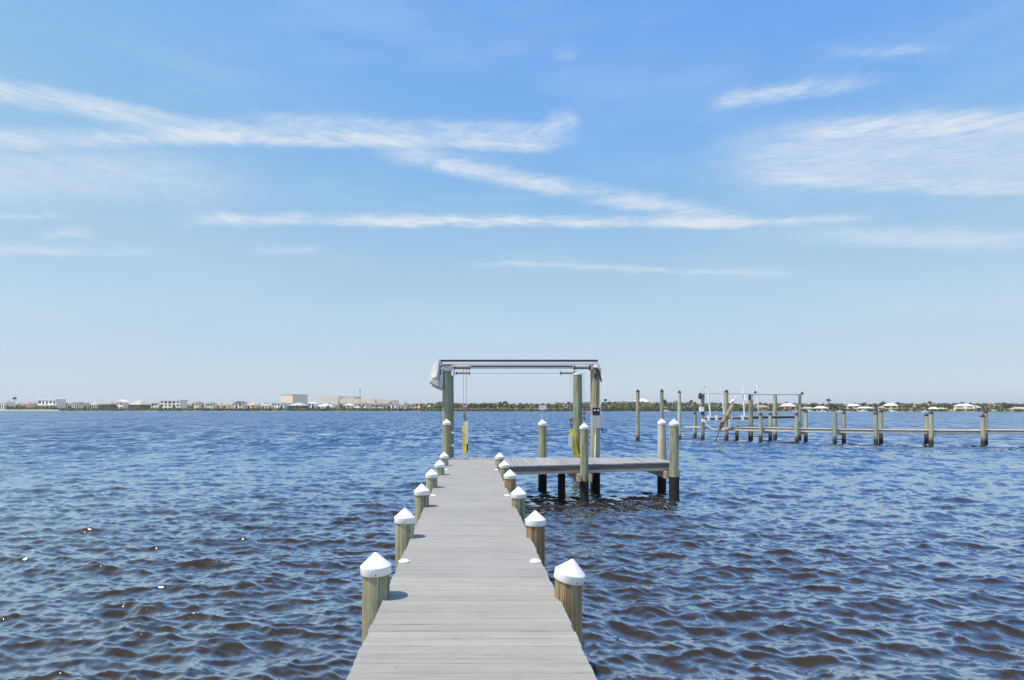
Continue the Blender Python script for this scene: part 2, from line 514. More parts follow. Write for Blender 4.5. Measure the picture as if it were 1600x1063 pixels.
def make_water():
    rs = [0.4, 1.2, 2.0, 2.6, 3.2, 3.8]
    while rs[-1] < 1500:
        r = rs[-1]
        rs.append(r + max(0.03, r * r * 0.34 / 1680))
    rs = np.array(rs)
    front = np.linspace(-R(50), R(50), 880)
    back = np.linspace(R(52), 2 * np.pi - R(52), 90)[1:-1]
    th = np.concatenate([front, back])
    nr, nt = len(rs), len(th)
    X = rs[:, None] * np.sin(th)[None, :]
    Y = rs[:, None] * np.cos(th)[None, :]
    dr = np.gradient(rs)[:, None]
    Z = np.zeros_like(X)
    DX, DY = np.zeros_like(X), np.zeros_like(X)
    specs = [(tile(41.3, 768, 1.6, (0.2, -1), 0.115, 3, 9, pw=4.4), 0.0, 0.8, 1.0),
             (tile(23.7, 768, 0.66, (-0.14, -1), 0.052, 5, 5), 0.6, 0.85, 0.7),
             (tile(9.3, 640, 0.31, (0.10, -1), 0.027, 9, 4, kmax=90, pw=3.9), 0.5, 0.55, 0.25),
             (tile(173.0, 512, 8.0, (0.1, -1), 0.05, 11, 3), 0.3, 0.6, 5.0)]
    for tl, rot, chop, lim in specs:
        c, s = math.cos(rot * 0.3), math.sin(rot * 0.3)
        x, y = X * c - Y * s + 3.1, X * s + Y * c + 7.7
        h, dx, dy = sample(tl, x, y)
        w = np.clip(1.6 - dr / lim, 0, 1)
        Z += h * w
        DX += (dx * c + dy * s) * w * -chop
        DY += (-dx * s + dy * c) * w * -chop
    X2, Y2 = X + DX, Y + DY
    V = np.stack([X2, Y2, Z], -1).reshape(-1, 3).astype(np.float32)
    i = np.arange(nr - 1)[:, None]
    j = np.arange(nt)[None, :]
    j1 = (j + 1) % nt
    Q = np.stack([i * nt + j, (i + 1) * nt + j, (i + 1) * nt + j1 + 0 * i, i * nt + j1 + 0 * i], -1).reshape(-1, 4)
    Q = Q[:, ::-1]
    Q = Q.astype(np.int32)
    me = bpy.data.meshes.new('water')
    me.vertices.add(len(V))
    me.vertices.foreach_set('co', V.ravel())
    me.loops.add(Q.size)
    me.loops.foreach_set('vertex_index', Q.ravel())
    me.polygons.add(len(Q))
    me.polygons.foreach_set('loop_start', np.arange(0, Q.size, 4, dtype=np.int32))
    me.polygons.foreach_set('use_smooth', np.ones(len(Q), dtype=bool))
    me.update(calc_edges=True)
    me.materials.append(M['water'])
    o = bpy.data.objects.new('water', me)
    COL.objects.link(o)
    kind(o, 'structure')
    n = me.polygons[len(Q) // 2].normal
    if n.z < 0:
        me.flip_normals()


make_water()


# ------------------------------------------------------------------ far shore: land
def shore_Y(x):                      # x = photo column -> distance of the waterline
    return float(np.interp(x, [-300, 0, 400, 720, 900, 1100, 1300, 1600, 1900], [740, 700, 655, 600, 575, 560, 500, 462, 440]))


def at_shore(px_, back=0.0):
    Y = shore_Y(px_) + back
    return (px_ - VX) * Y / F, Y


b = MB()
cols = list(range(-700, 2301, 40))
rows = [(-6, -0.5), (0, 0.25), (8, 0.9), (40, 1.3), (200, 2.0), (3500, 6.0)]
for c in cols:
    for off, z in rows:
        x, y = at_shore(c, off)
        b.v.append((x, y, z))
nr_ = len(rows)
for i in range(len(cols) - 1):
    for j in range(nr_ - 1):
        b.f.append((i * nr_ + j, (i + 1) * nr_ + j, (i + 1) * nr_ + j + 1, i * nr_ + j + 1))
kind(b.build('far_shore', M['shore']), 'structure')

b = MB()                              # pale beach strip on the left
for i in range(12):
    p0, p1 = 8 + i * 7, 8 + (i + 1) * 7
    (xa, ya), (xb, yb) = at_shore(p0, -4), at_shore(p1, -4)
    (xc, yc), (xd, yd) = at_shore(p1, 5), at_shore(p0, 5)
    b.hexa([(xa, ya, -0.3), (xb, yb, -0.3), (xc, yc, 0.3), (xd, yd, 0.3)], [(xa, ya, 0.55), (xb, yb, 0.55), (xc, yc, 1.35), (xd, yd, 1.35)])
kind(b.build('beach', M['sand']), 'structure')

# ------------------------------------------------------------------ far shore: houses
HM = {}


def paint(col):
    k = tuple(col)
    if k not in HM:
        HM[k] = plain('house_paint', col, 0.75, var=0.05, scale=0.4)
    return HM[k]


WHITE, CREAM, PEACH, TANW, DARKW = (0.84, 0.83, 0.80), (0.80, 0.73, 0.58), (0.74, 0.56, 0.42), (0.60, 0.52, 0.42), (0.10, 0.10, 0.11)
RGREY, RDARK, RBROWN, RTERRA, RLILAC, RBEIGE, RWHITE, RBLUE = (0.30, 0.29, 0.29), (0.12, 0.12, 0.13), (0.24, 0.19, 0.15), (0.42, 0.24, 0.17), (0.42, 0.39, 0.41), (0.44, 0.41, 0.36), (0.72, 0.72, 0.72), (0.42, 0.47, 0.55)
HOUSES = "houses along the far shore"


def house(x0, x1, ytop, yeave, wallc, roofc, style, floors, label, back=35.0, rot=-0.52, win=None, porch=False, cat='house', extra=None):
    xm = (x0 + x1) / 2
    X, Y = at_shore(xm, back)
    zt, ze = at(xm, ytop, Y).z, at(xm, yeave, Y).z
    # seen width of a box turned by rot: w cos + d sin
    wid = (x1 - x0) * Y / F
    d = min(12.0, wid * 0.5)
    w = max(4.0, (wid - d * abs(math.sin(rot))) / math.cos(rot))
    h = thing('house', label, cat, (X, Y + d / 2, 1.0), rot, HOUSES)
    ze -= 1.0
    zt -= 1.0
    MB().box(-w / 2, w / 2, -d / 2, d / 2, -0.6, ze).build('wall', paint(wallc), h)
    o_ = 0.55
    if style == 'hip':
        r = MB()
        rd = max(0.0, w / 2 - d * 0.55)
        r.add([(-w / 2 - o_, -d / 2 - o_, ze), (w / 2 + o_, -d / 2 - o_, ze), (w / 2 + o_, d / 2 + o_, ze), (-w / 2 - o_, d / 2 + o_, ze), (-rd, 0, zt), (rd, 0, zt)],
              [(0, 1, 5, 4), (1, 2, 5), (2, 3, 4, 5), (3, 0, 4), (0, 3, 2, 1)])
        r.build('roof', paint(roofc), h)
    elif style == 'gable':
        r = MB()
        r.add([(-w / 2 - o_, -d / 2 - o_, ze), (w / 2 + o_, -d / 2 - o_, ze), (w / 2 + o_, d / 2 + o_, ze), (-w / 2 - o_, d / 2 + o_, ze), (0, -d / 2 - o_, zt), (0, d / 2 + o_, zt)],
              [(0, 4, 5, 3), (1, 2, 5, 4), (0, 1, 4), (2, 3, 5), (0, 3, 2, 1)])
        r.build('roof', paint(roofc), h)
    else:
        MB().box(-w / 2 - 0.5, w / 2 + 0.5, -d / 2 - 0.5, d / 2 + 0.5, ze, max(zt, ze + 0.3)).build('roof', paint(roofc), h)
    fh = ze / floors
    n = win if win else max(2, int(w / 4.5))
    me = None
    for fl in range(floors):
        for i in range(n):
            cx = -w / 2 + w * (i + 0.5) / n
            ww = w / n * random.choice([0.42, 0.55, 0.68])
            z0, z1 = fl * fh + fh * random.choice([0.12, 0.28]), fl * fh + fh * 0.80
            MB().box(cx - ww / 2, cx + ww / 2, -d / 2 - 0.06, -d / 2 + 0.05, z0, z1).build('window', M['glass'], h)
    if porch:
        MB().box(-w / 2, w / 2, -d / 2 - 2.2, -d / 2 - 0.07, fh * 0.92, fh * 1.02).build('balcony', paint(WHITE), h)
        for i in range(5):
            cx = -w / 2 + 0.3 + (w - 0.6) * i / 4
            MB().box(cx - 0.2, cx + 0.2, -d / 2 - 2.1, -d / 2 - 1.7, -0.6, fh * 0.92).build('column', paint(WHITE), h)
    return h


house(-6, 19, 625.5, 630, WHITE, RGREY, 'hip', 1, 'white house with grey hip roof at left edge of the far shore')
house(28, 53, 627.5, 632, CREAM, RTERRA, 'hip', 1, 'low terracotta roofed house left of the flat roofed white house', back=60)
house(55, 96, 624, 625.2, WHITE, WHITE, 'flat', 2, 'white modern two storey flat roofed house behind the beach', win=5, porch=True, rot=-0.3)
house(99, 136, 628.5, 631.5, CREAM, RDARK, 'hip', 1, 'long cream house with dark low roof right of the flat roofed house', back=30)
house(136, 158, 628.5, 632.5, CREAM, RLILAC, 'hip', 1, 'cream bungalow with pale mauve roof among the left houses')
house(155, 181, 627.5, 632, DARKW, RGREY, 'hip', 1, 'dark screened house with grey hip roof beside a white gabled one')
house(180, 198, 624.5, 628.5, WHITE, RWHITE, 'gable', 2, 'narrow white two storey house with white gable roof')
house(197, 231, 626, 632.5, DARKW, RBEIGE, 'hip', 1, 'dark walled house under a wide beige hip roof')
house(234, 252, 628, 630, WHITE, RGREY, 'hip', 2, 'small white two storey house with thin grey roof', back=45)
house(247, 288, 625, 626.5, WHITE, RWHITE, 'flat', 3, 'largest white three level house on the left shore', win=5, rot=-0.28)
house(297, 317, 627, 630.5, CREAM, RBROWN, 'hip', 2, 'cream two storey house with brown hip roof, left of the tower house')
house(322, 337, 628.5, 631, CREAM, RBROWN, 'hip', 2, 'slim cream tower house with brown roof')
house(337, 363, 630.5, 634, CREAM, RTERRA, 'hip', 1, 'low cream house with faded terracotta roof right of the tower house')
house(364, 385, 627, 630.5, WHITE, RDARK, 'gable', 2, 'white house with dark panelled roof left of the peach roofed house')
house(384, 404, 629.5, 633.5, CREAM, (0.58, 0.38, 0.28), 'hip', 1, 'cream house with peach tile roof left of the big beige block')
house(402, 425, 631.5, 634, CREAM, RBEIGE, 'hip', 1, 'cream low house with beige roof left of the big beige block')
house(426, 451, 628, 630.5, WHITE, RGREY, 'hip', 2, 'white two storey house in front of the big beige block', back=28)
house(449, 480, 629.5, 634, DARKW, RBLUE, 'hip', 1, 'dark glazed house with pale blue roof below the beige block', back=28)
house(480, 496, 628.5, 630.5, WHITE, RWHITE, 'hip', 2, 'white two storey house right of the pale blue roof')
house(494, 521, 631, 635, WHITE, RWHITE, 'hip', 1, 'long white house with white roof below the wide beige building')
house(534, 553, 630.5, 634, (0.5, 0.52, 0.55), RWHITE, 'gable', 1, 'grey walled house with white gable below the thin mast')
house(551, 579, 628.5, 631.5, WHITE, RBROWN, 'hip', 2, 'white two storey house with brown roof right of the mast')
house(580, 605, 629, 632.5, TANW, RBROWN, 'hip', 2, 'tan house with brown roof and dark openings')
house(603, 623, 627, 632, WHITE, RGREY, 'gable', 1, 'white house with tall grey gable right of the tan house')
house(625, 646, 630.5, 635, WHITE, RDARK, 'hip', 1, 'white bungalow with dark grey roof')
house(648, 664, 629, 631, PEACH, RTERRA, 'hip', 2, 'peach house near the left lift piling')
house(664, 676, 633, 635.5, CREAM, RBEIGE, 'hip', 1, 'small cream cottage behind trees left of the lift piling')
house(990, 1018, 623, 628, WHITE, RWHITE, 'hip', 2, 'white house on rise in trees behind the tall bare pilings', back=60)
house(1148, 1182, 631, 635.5, CREAM, RTERRA, 'hip', 1, 'long house with terracotta roof behind the neighbouring boat lift', back=40)
house(1180, 1206, 633, 636.5, CREAM, RTERRA, 'hip', 1, 'small terracotta roofed house right of the long one')
house(1221, 1248, 630, 635, PEACH, (0.62, 0.50, 0.46), 'hip', 1, 'pink roofed house right of the neighbouring lift', back=40)
house(1254, 1276, 636, 638.5, WHITE, RBEIGE, 'hip', 1, 'low white house with beige roof on the right shore', back=16)
house(1274, 1298, 635, 638, WHITE, RWHITE, 'hip', 1, 'low white house with white roof on the right shore', back=16)
house(1326, 1347, 631, 634.5, WHITE, RWHITE, 'hip', 2, 'tall white house at left of the white waterfront cluster', back=30)
house(1343, 1369, 635.5, 638, WHITE, RWHITE, 'hip', 1, 'wide white house at right of the white waterfront cluster', back=15)
house(1374, 1384, 635, 637, WHITE, RWHITE, 'gable', 1, 'tiny white gabled house left of the tan pavilion house', back=20)
house(1384, 1406, 630, 634, TANW, RWHITE, 'hip', 2, 'tan two storey house with white hip roof', back=22)
house(1454, 1468, 636, 639, WHITE, RWHITE, 'hip', 1, 'white cottage right of the tall dark palm', back=14)
house(1467, 1482, 637, 639.5, (0.55, 0.36, 0.26), RBEIGE, 'hip', 1, 'brick cottage with beige roof on the right shore', back=14)
house(1498, 1526, 631, 634.5, WHITE, RWHITE, 'hip', 2, 'broad white two storey house with white hip roof at right', back=20, porch=True)
house(1522, 1534, 634, 637, WHITE, RBEIGE, 'hip', 1, 'small white house beside the broad two storey one', back=20)
house(1572, 1583, 640, 642, WHITE, RBEIGE, 'hip', 1, 'tiny pale boathouse near right edge of the far shore', back=6)
house(1584, 1612, 636, 640, TANW, RBEIGE, 'hip', 1, 'open beige pavilion house at right edge of the far shore', back=10)
house(1544, 1561, 640, 642, (0.3, 0.45, 0.4), (0.20, 0.42, 0.34), 'hip', 1, 'low boathouse with green roof on the right shore', back=5)

# two big pale blocks behind the houses, and a thin mast
X, Y = at_shore(460, 260)
zt = at(460, 617.5, Y).z
blk = thing('beige_block', 'big windowless beige block building above the white houses', 'building', (X, Y, 0))
w1, w2 = 23 * Y / F, 17 * Y / F
rz = R(-38)
wa, wb = w1 / math.cos(rz), w2 / math.sin(-rz)
blk.rotation_euler = (0, 0, rz)
MB().box(-wa / 2, wa / 2, -wb / 2, wb / 2, 0, zt).build('wall', paint((0.82, 0.70, 0.58)), blk)
MB().box(-wa / 2 - 0.4, wa / 2 + 0.4, -wb / 2 - 0.4, wb / 2 + 0.4, zt, zt + 0.7).build('parapet', paint((0.55, 0.50, 0.45)), blk)
X, Y = at_shore(549, 280)
blk = thing('beige_hall', 'wide low beige industrial building behind the shore houses', 'building', (X, Y, 0), R(-12))
s_ = Y / F
za, zb, zc = at(549, 618.8, Y).z, at(549, 623.5, Y).z, at(549, 626, Y).z
MB().box(-43 * s_, -15 * s_, -15, 25, 0, za).build('tall_hall', paint((0.84, 0.75, 0.66)), blk)
MB().box(-15 * s_, 44 * s_, -14, 25, 0, zb).build('low_hall', paint((0.84, 0.75, 0.66)), blk)
MB().box(-15 * s_ + 0.1, 8 * s_, -6, 20, zb, za - 1.0).build('roof_unit', paint((0.46, 0.40, 0.37)), blk)
MB().box(44 * s_, 70 * s_, -10, 22, 0, zc).build('end_hall', paint((0.80, 0.71, 0.64)), blk)
mst = thing('radio_mast', 'thin grey radio mast above the wide beige building', 'mast', (at_shore(562.5, 240)[0], at_shore(562.5, 240)[1], 0))
zt = at(562.5, 608, at_shore(562, 240)[1]).z
MB().tube([(0, 0, 0), (0, 0, zt)], [0.5, 0.28], 6).build('pole', paint((0.35, 0.36, 0.38)), mst)
MB().box(-0.9, 0.9, -0.9, 0.9, zt - 3.5, zt - 1.2).build('antenna', paint((0.40, 0.41, 0.42)), mst)


# ------------------------------------------------------------------ far shore: vegetation
class Leaves:
    def __init__(s, seed):
        s.rg = np.random.default_rng(seed)
        s.P = []

    def blob(s, c, rx, ry, rz, n, size):
        rg = s.rg
        d = rg.normal(size=(n, 3))
        d /= np.linalg.norm(d, axis=1)[:, None]
        rr = rg.uniform(0.35, 1.0, n) ** 0.5
        p = np.array(c) + d * rr[:, None] * np.array([rx, ry, rz])
        a = rg.normal(size=(n, 3))
        a /= np.linalg.norm(a, axis=1)[:, None]
        b_ = np.cross(a, rg.normal(size=(n, 3)))
        b_ /= np.linalg.norm(b_, axis=1)[:, None]
        sz = size * rg.uniform(0.5, 1.2, n)[:, None]
        s.P.append(np.stack([p - a * sz - b_ * sz * 0.7, p + a * sz - b_ * sz * 0.7, p + a * sz * 0.6 + b_ * sz, p - a * sz * 0.6 + b_ * sz], 1))

    def build(s, name, mat, parent=None):
        V = np.concatenate(s.P).reshape(-1, 3)
        me = bpy.data.meshes.new(name)
        nq = len(V) // 4
        me.vertices.add(len(V))
        me.vertices.foreach_set('co', V.astype(np.float32).ravel())
        me.loops.add(len(V))
        me.loops.foreach_set('vertex_index', np.arange(len(V), dtype=np.int32))
        me.polygons.add(nq)
        me.polygons.foreach_set('loop_start', np.arange(0, len(V), 4, dtype=np.int32))
        me.update(calc_edges=True)
        me.materials.append(mat)
        o = bpy.data.objects.new(name, me)
        COL.objects.link(o)
        if parent:
            o.parent = parent
        return o


rg = np.random.default_rng(21)
lo_, ld_, ly_, re_ = Leaves(1), Leaves(2), Leaves(3), Leaves(4)
PXM = lambda Y: Y / F


def clump(px_, ytop, back, wpx, leaves, n=90):
    X, Y = at_shore(px_, back)
    zt = at(px_, ytop, Y).z
    h = max(1.5, zt - 0.6)
    w = wpx * PXM(Y) / 2
    for k in range(3):
        q = rg.uniform(-0.5, 0.5, 3)
        leaves.blob((X + q[0] * w, Y + q[1] * w, 0.6 + h * (0.5 + 0.10 * q[2])), w * 0.75, w * 0.75, h * 0.5, n // 3, 0.75)


# hedge / mangrove fringe along the left houses
for px_ in np.arange(92, 690, 2.2):
    clump(px_ + rg.uniform(-1, 1), 639.0 + rg.uniform(-0.7, 0.8), rg.uniform(1, 9), 5, ld_ if rg.random() < 0.45 else lo_, 60)
for px_ in np.arange(12, 92, 4):
    clump(px_ + rg.uniform(-1, 1), 635.5 + rg.uniform(-1.2, 2.0), rg.uniform(10, 22), 6, lo_ if rg.random() < 0.6 else ly_, 60)
# garden trees between and behind the left houses
for px_ in np.arange(-20, 690, 4.2):
    clump(px_ + rg.uniform(-3, 3), 631.0 + rg.uniform(-2.2, 2.5), rg.uniform(58, 90), 8, (lo_, lo_, ly_)[rg.integers(0, 3)], 70)
for px_ in np.arange(10, 690, 24):
    clump(px_ + rg.uniform(-5, 5), 633.5 + rg.uniform(-1.2, 2), rg.uniform(14, 24), 4, (lo_, ld_)[rg.integers(0, 2)], 50)
# open wood in the middle
top = lambda x: float(np.interp(x, [660, 690, 730, 780, 850, 880, 920, 955, 985, 1020, 1060, 1090, 1130, 1170],
                                   [632, 628, 630.5, 630, 631, 629, 629, 628, 627.5, 629, 627.5, 629, 630, 632]))
for px_ in np.arange(660, 1180, 1.9):
    tp = top(px_)
    yy = tp + rg.exponential(1.3) - 0.9
    clump(px_ + rg.uniform(-2, 2), yy, rg.uniform(30, 70), rg.uniform(4, 9), (lo_, lo_, ly_, ld_)[rg.integers(0, 4)], 90)
    if px_ > 880:
        clump(px_ + rg.uniform(-2, 2), 634 + rg.uniform(-2.5, 2.5), rg.uniform(6, 25), 6, (lo_, lo_, ly_)[rg.integers(0, 3)], 70)
        clump(px_ + rg.uniform(-2, 2), 639.2 + rg.uniform(-1.0, 0.8), rg.uniform(0, 5), 5, ld_, 45)
    else:
        clump(px_ + rg.uniform(-2, 2), 638.6 + rg.uniform(-0.8, 0.8), rg.uniform(3, 14), 6, re_ if rg.random() < 0.8 else ly_, 50)
        clump(px_, 641.2 + rg.uniform(-0.6, 0.4), rg.uniform(-1, 2), 5, ld_ if rg.random() < 0.6 else lo_, 20)
# right shore: trees above the roofs, shrubs between them
for px_ in np.arange(1180, 1640, 2.1):
    yy = 631.5 + rg.exponential(1.3) - 1.6
    clump(px_ + rg.uniform(-2, 2), yy, rg.uniform(45, 80), rg.uniform(5, 10), (lo_, lo_, ly_, ld_)[rg.integers(0, 4)], 90)
    if rg.random() < 0.55:
        clump(px_ + rg.uniform(-2, 2), 638.5 + rg.uniform(-2, 2), rg.uniform(26, 40), 6, (lo_, ld_, ly_)[rg.integers(0, 3)], 60)
    if rg.random() < 0.35:
        clump(px_ + rg.uniform(-2, 2), 641.5 + rg.uniform(-0.8, 1), rg.uniform(3, 8), 4, (lo_, ld_)[rg.integers(0, 2)], 30)
kind(tag(lo_.build('shore_woods', M['leaf']), 'olive green woods and shrubs lining the far shore', 'woods'), 'stuff')
kind(tag(ld_.build('mangrove_fringe', M['leaf_dark']), 'dark green mangrove fringe along the far waterline', 'mangroves'), 'stuff')
kind(tag(ly_.build('bare_brush', M['leaf_dry']), 'dry tan leafless brush among the far woods', 'brush'), 'stuff')
kind(tag(re_.build('marsh_grass', M['reed']), 'yellow green marsh grass at the middle of the far shore', 'marsh grass'), 'stuff')


def far_tree(px_, ytop, back, wpx, label, palm=False, seed=0):
    X, Y = at_shore(px_, back)
    zt = at(px_, ytop, Y).z - 0.8
    w = wpx * PXM(Y) / 2
    tr = thing('palm_tree' if palm else 'tree', label, 'tree', (X, Y, 0.8), 0, 'single trees above the far shore')
    L = Leaves(100 + seed)
    if palm:
        MB().tube([(0, 0, 0), (0.2, 0, zt * 0.5), (0, 0, zt - w * 0.6)], [0.35, 0.28, 0.25], 6).build('trunk', M['bark'], tr)
        for k in range(16):
            a = k * 2.4
            for q in range(5):
                f_ = (q + 1) / 5
                L.blob((math.cos(a) * w * f_, math.sin(a) * w * f_, zt - w * 0.5 + w * (0.5 * math.sin(f_ * 2.6)) - 0.7 * w * f_ * f_), 0.45, 0.45, 0.35, 5, 0.42)
    else:
        MB().tube([(0, 0, 0), (0, 0, zt * 0.7)], [0.45, 0.2], 6).build('trunk', M['bark'], tr)
        for k in range(7):
            q = L.rg.uniform(-1, 1, 3)
            L.blob((q[0] * w * 0.55, q[1] * w * 0.5, zt * 0.70 + q[2] * zt * 0.16), w * 0.5, w * 0.5, zt * 0.15, 55, 0.6)
    L.build('crown', M['leaf_dark'], tr)


for i, (a_, b_, c_, d_, pm, lb) in enumerate([
        (23, 621, 70, 5, True, 'tall palm above the roofs at far left shore'),
        (780, 628, 40, 8, False, 'left dark round tree of the dark clump behind the lift opening'),
        (789, 627, 40, 8, False, 'right dark round tree of the dark clump behind the lift opening'),
        (848, 630, 45, 8, False, 'dark tree right behind the small pale sign'),
        (946, 624, 50, 4, True, 'palm standing above the woods right of the power box piling'),
        (1003, 625, 60, 12, False, 'flat topped dark tree over the white house on the rise'),
        (1038, 624, 50, 8, False, 'dark tree beside the second tall black capped piling'),
        (1080, 626, 55, 4, True, 'palm above the woods left of the neighbouring lift'),
        (1188, 629, 45, 11, False, 'dark wide tree over terracotta roofs left part'),
        (1197, 629.5, 48, 9, False, 'dark wide tree over terracotta roofs right part'),
        (1228, 628, 50, 8, False, 'dark tree left of the pink roofed house'),
        (1294.5, 624, 50, 5, True, 'tall dark palm above the white houses on right shore'),
        (1383, 627, 50, 11, False, 'tall round dark tree left of the tan house'),
        (1400, 629, 50, 9, False, 'dark tree just over the white hip roof of the tan house'),
        (1453, 628, 30, 4, True, 'slim dark palm right of the middle of the right shore'),
        (1503, 629, 45, 7, False, 'dark tree behind the broad white two storey house'),
        (688, 627.5, 40, 9, False, 'bushy tree just left of the lift piling'),
        (1573, 630, 50, 9, False, 'round tree above the green roofed boathouse')]):
    far_tree(a_, b_, c_, d_, lb, pm, i)


def motor_boat(px_, wpx, label, off=-14):
    X, Y = at_shore(px_, off)
    L_ = wpx * PXM(Y)
    bt = thing('motor_boat', label, 'boat', (X, Y, 0), 0, 'white boats at the far shore')
    h = L_ * 0.13
    hull = MB()
    hull.hexa([(-L_ / 2, -L_ * .13, -.3), (L_ * .40, -L_ * .05, -.3), (L_ * .40, L_ * .05, -.3), (-L_ / 2, L_ * .13, -.3)],
              [(-L_ / 2, -L_ * .16, h), (L_ / 2, -L_ * .02, h * 1.3), (L_ / 2, L_ * .02, h * 1.3), (-L_ / 2, L_ * .16, h)])
    hull.build('hull', M['white'], bt)
    MB().hexa([(-L_ * .25, -L_ * .1, h), (L_ * .2, -L_ * .08, h * 1.12), (L_ * .2, L_ * .08, h * 1.12), (-L_ * .25, L_ * .1, h)],
              [(-L_ * .2, -L_ * .08, h * 2.3), (L_ * .05, -L_ * .07, h * 2.3), (L_ * .05, L_ * .07, h * 2.3), (-L_ * .2, L_ * .08, h * 2.3)]).build('cabin', M['white'], bt)
    MB().box(-L_ * .15, L_ * .02, -L_ * .1, L_ * .1, h * 1.45, h * 1.9).build('window', M['glass'], bt)


motor_boat(1041, 10, 'white motor boat on open water between the tall black capped pilings', -20)
motor_boat(1262, 9, 'white boat moored left of the low white houses', -8)
motor_boat(1286, 11, 'white boat moored before the low white houses on right shore', -8)
motor_boat(1313, 9, 'white boat moored left of the white waterfront cluster', -8)
motor_boat(1350, 12, 'white boat moored before the white waterfront cluster', -8)
motor_boat(1397, 10, 'white boat moored below the tan two storey house', -7)
motor_boat(1446, 9, 'white boat moored left of the white cottage', -7)

# ------------------------------------------------------------------ dock
DZ = 1.10                             # deck height over the water
dock = thing('dock', 'long straight dock of pale grey boards running out from the camera', 'dock', (0.017, 0, 0))
HW = 0.76


def board_mesh(name, L, w, t_, mat, axis='x'):
    c = 0.006
    pr = [(-w / 2, -t_), (w / 2, -t_), (w / 2, -c), (w / 2 - c, 0), (-w / 2 + c, 0), (-w / 2, -c)]
    vs, n = [], len(pr)
    for e in (-L / 2, L / 2):
        for a, z in pr:
            vs.append((e, a, z) if axis == 'x' else (a, e, z))
    fs = [tuple((i, (i + 1) % n, n + (i + 1) % n, n + i)) for i in range(n)]
    fs += [tuple(reversed(range(n))), tuple(range(n, 2 * n))]
    if axis == 'x':
        fs = [tuple(reversed(f)) for f in fs]
    b = MB()
    b.add(vs, fs)
    me = b.mesh(name, mat)
    import bmesh
    bm = bmesh.new()
    bm.from_mesh(me)
    bmesh.ops.recalc_face_normals(bm, faces=bm.faces)
    bm.to_mesh(me)
    bm.free()
    return me


bme = board_mesh('deck_board', 2 * HW, 0.1380, 0.025, M['board'])
y = -2.0
while y < 19.80:
    o = bpy.data.objects.new('deck_board', bme)
    COL.objects.link(o)
    o.parent = dock
    o.location = (random.uniform(-0.007, 0.007), y, DZ + random.uniform(-0.0012, 0.0012))
    o.rotation_euler = (random.uniform(-0.004, 0.004), 0, random.uniform(-0.0012, 0.0012))
    y += 0.1435
for s in (-1, 1):
    MB().box(s * 0.735 - 0.019, s * 0.735 + 0.019, -2.0, 19.75, DZ - 0.22, DZ - 0.03).build('stringer', M['beam'], dock)
MB().box(-0.019, 0.019, -2.0, 19.75, DZ - 0.22, DZ - 0.03).build('stringer', M['beam'], dock)
ROWS = [5.36, 7.85, 10.32, 12.78, 15.22, 17.62]
for y in [2.9, 0.45] + ROWS:
    MB().box(-0.72, 0.72, y - 0.17, y - 0.135, DZ - 0.46, DZ - 0.225).build('cross_beam', M['beam'], dock)


# ------------------------------------------------------------------ pilings
def piling(X, Y, ztop, r, mat, label, group, cap='white', wrap=None, cap_tilt=(0, 0), lean=(0, 0), zbot=-1.3, name='dock_piling', seg=28, taper=0.94, screw=True):
    th = thing(name, label, 'piling', (X, Y, 0), 0, group)
    zp = ztop - (0.150 if cap else 0.0)
    rr = random.Random(hash((round(X, 2), round(Y, 2))) & 0xffff)
    b = MB()
    n, rings = seg, 9
    vs, fs = [], []
    ph = [rr.uniform(0, 6.28) for _ in range(3)]
    for i in range(rings):
        f_ = i / (rings - 1)
        z = zbot + (zp - zbot) * f_
        for k in range(n):
            a = 2 * math.pi * k / n
            q = r * (1 + (taper - 1) * f_) * (1 + 0.012 * math.sin(2 * a + ph[0]) + 0.010 * math.sin(3 * a + ph[1] + 2 * f_) + rr.uniform(-0.006, 0.006))
            vs.append((q * math.cos(a) + lean[0] * z, q * math.sin(a) + lean[1] * z, z))
    for i in range(rings - 1):
        for k in range(n):
            fs.append((i * n + k, i * n + (k + 1) % n, (i + 1) * n + (k + 1) % n, (i + 1) * n + k))
    fs.append(tuple(range((rings - 1) * n, rings * n)))
    b.add(vs, fs)
    b.build('post', mat, th, True)
    tx, ty = lean[0] * zp, lean[1] * zp
    if cap:
        rc = r * taper + 0.013
        c = MB()
        k = rc / 0.138
        if cap == 'white':
            c.lathe([(rc, 0), (rc + .002, .004), (rc + .003, .074 * k), (rc - .004, .081 * k), (rc - .010, .085 * k), (0.012, .191 * k), (0.004, .194 * k)], 32)
            co = c.build('cap', M['cap'], th, True)
            co.location = (tx, ty, ztop - .194 * k)
            co.rotation_euler = (cap_tilt[1], cap_tilt[0], 0)
            if screw:
                a = rr.uniform(-2.1, -1.0)
                sc = MB().tube([(0, 0, 0), (0.004 * math.cos(a), 0.004 * math.sin(a), 0)], 0.0055, 8).build('screw', M['screw'], co)
                sc.location = ((rc + .002) * math.cos(a), (rc + .002) * math.sin(a), .018)
        else:
            c.lathe([(rc, 0), (rc, .06), (rc - .01, .07), (0.01, .24)], 16)
            c.build('cap', M['blackcap'], th, True, loc=(tx, ty, ztop - .20))
    if wrap is not None:
        w = MB()
        rw = r * (1 + (taper - 1) * (wrap - zbot) / (zp - zbot)) * 1.03 + 0.006
        w.lathe([(rw, zbot), (rw, wrap - 0.01), (rw - 0.006, wrap)], seg)
        w.build('wrap', M['wrap'], th, True)
    return th


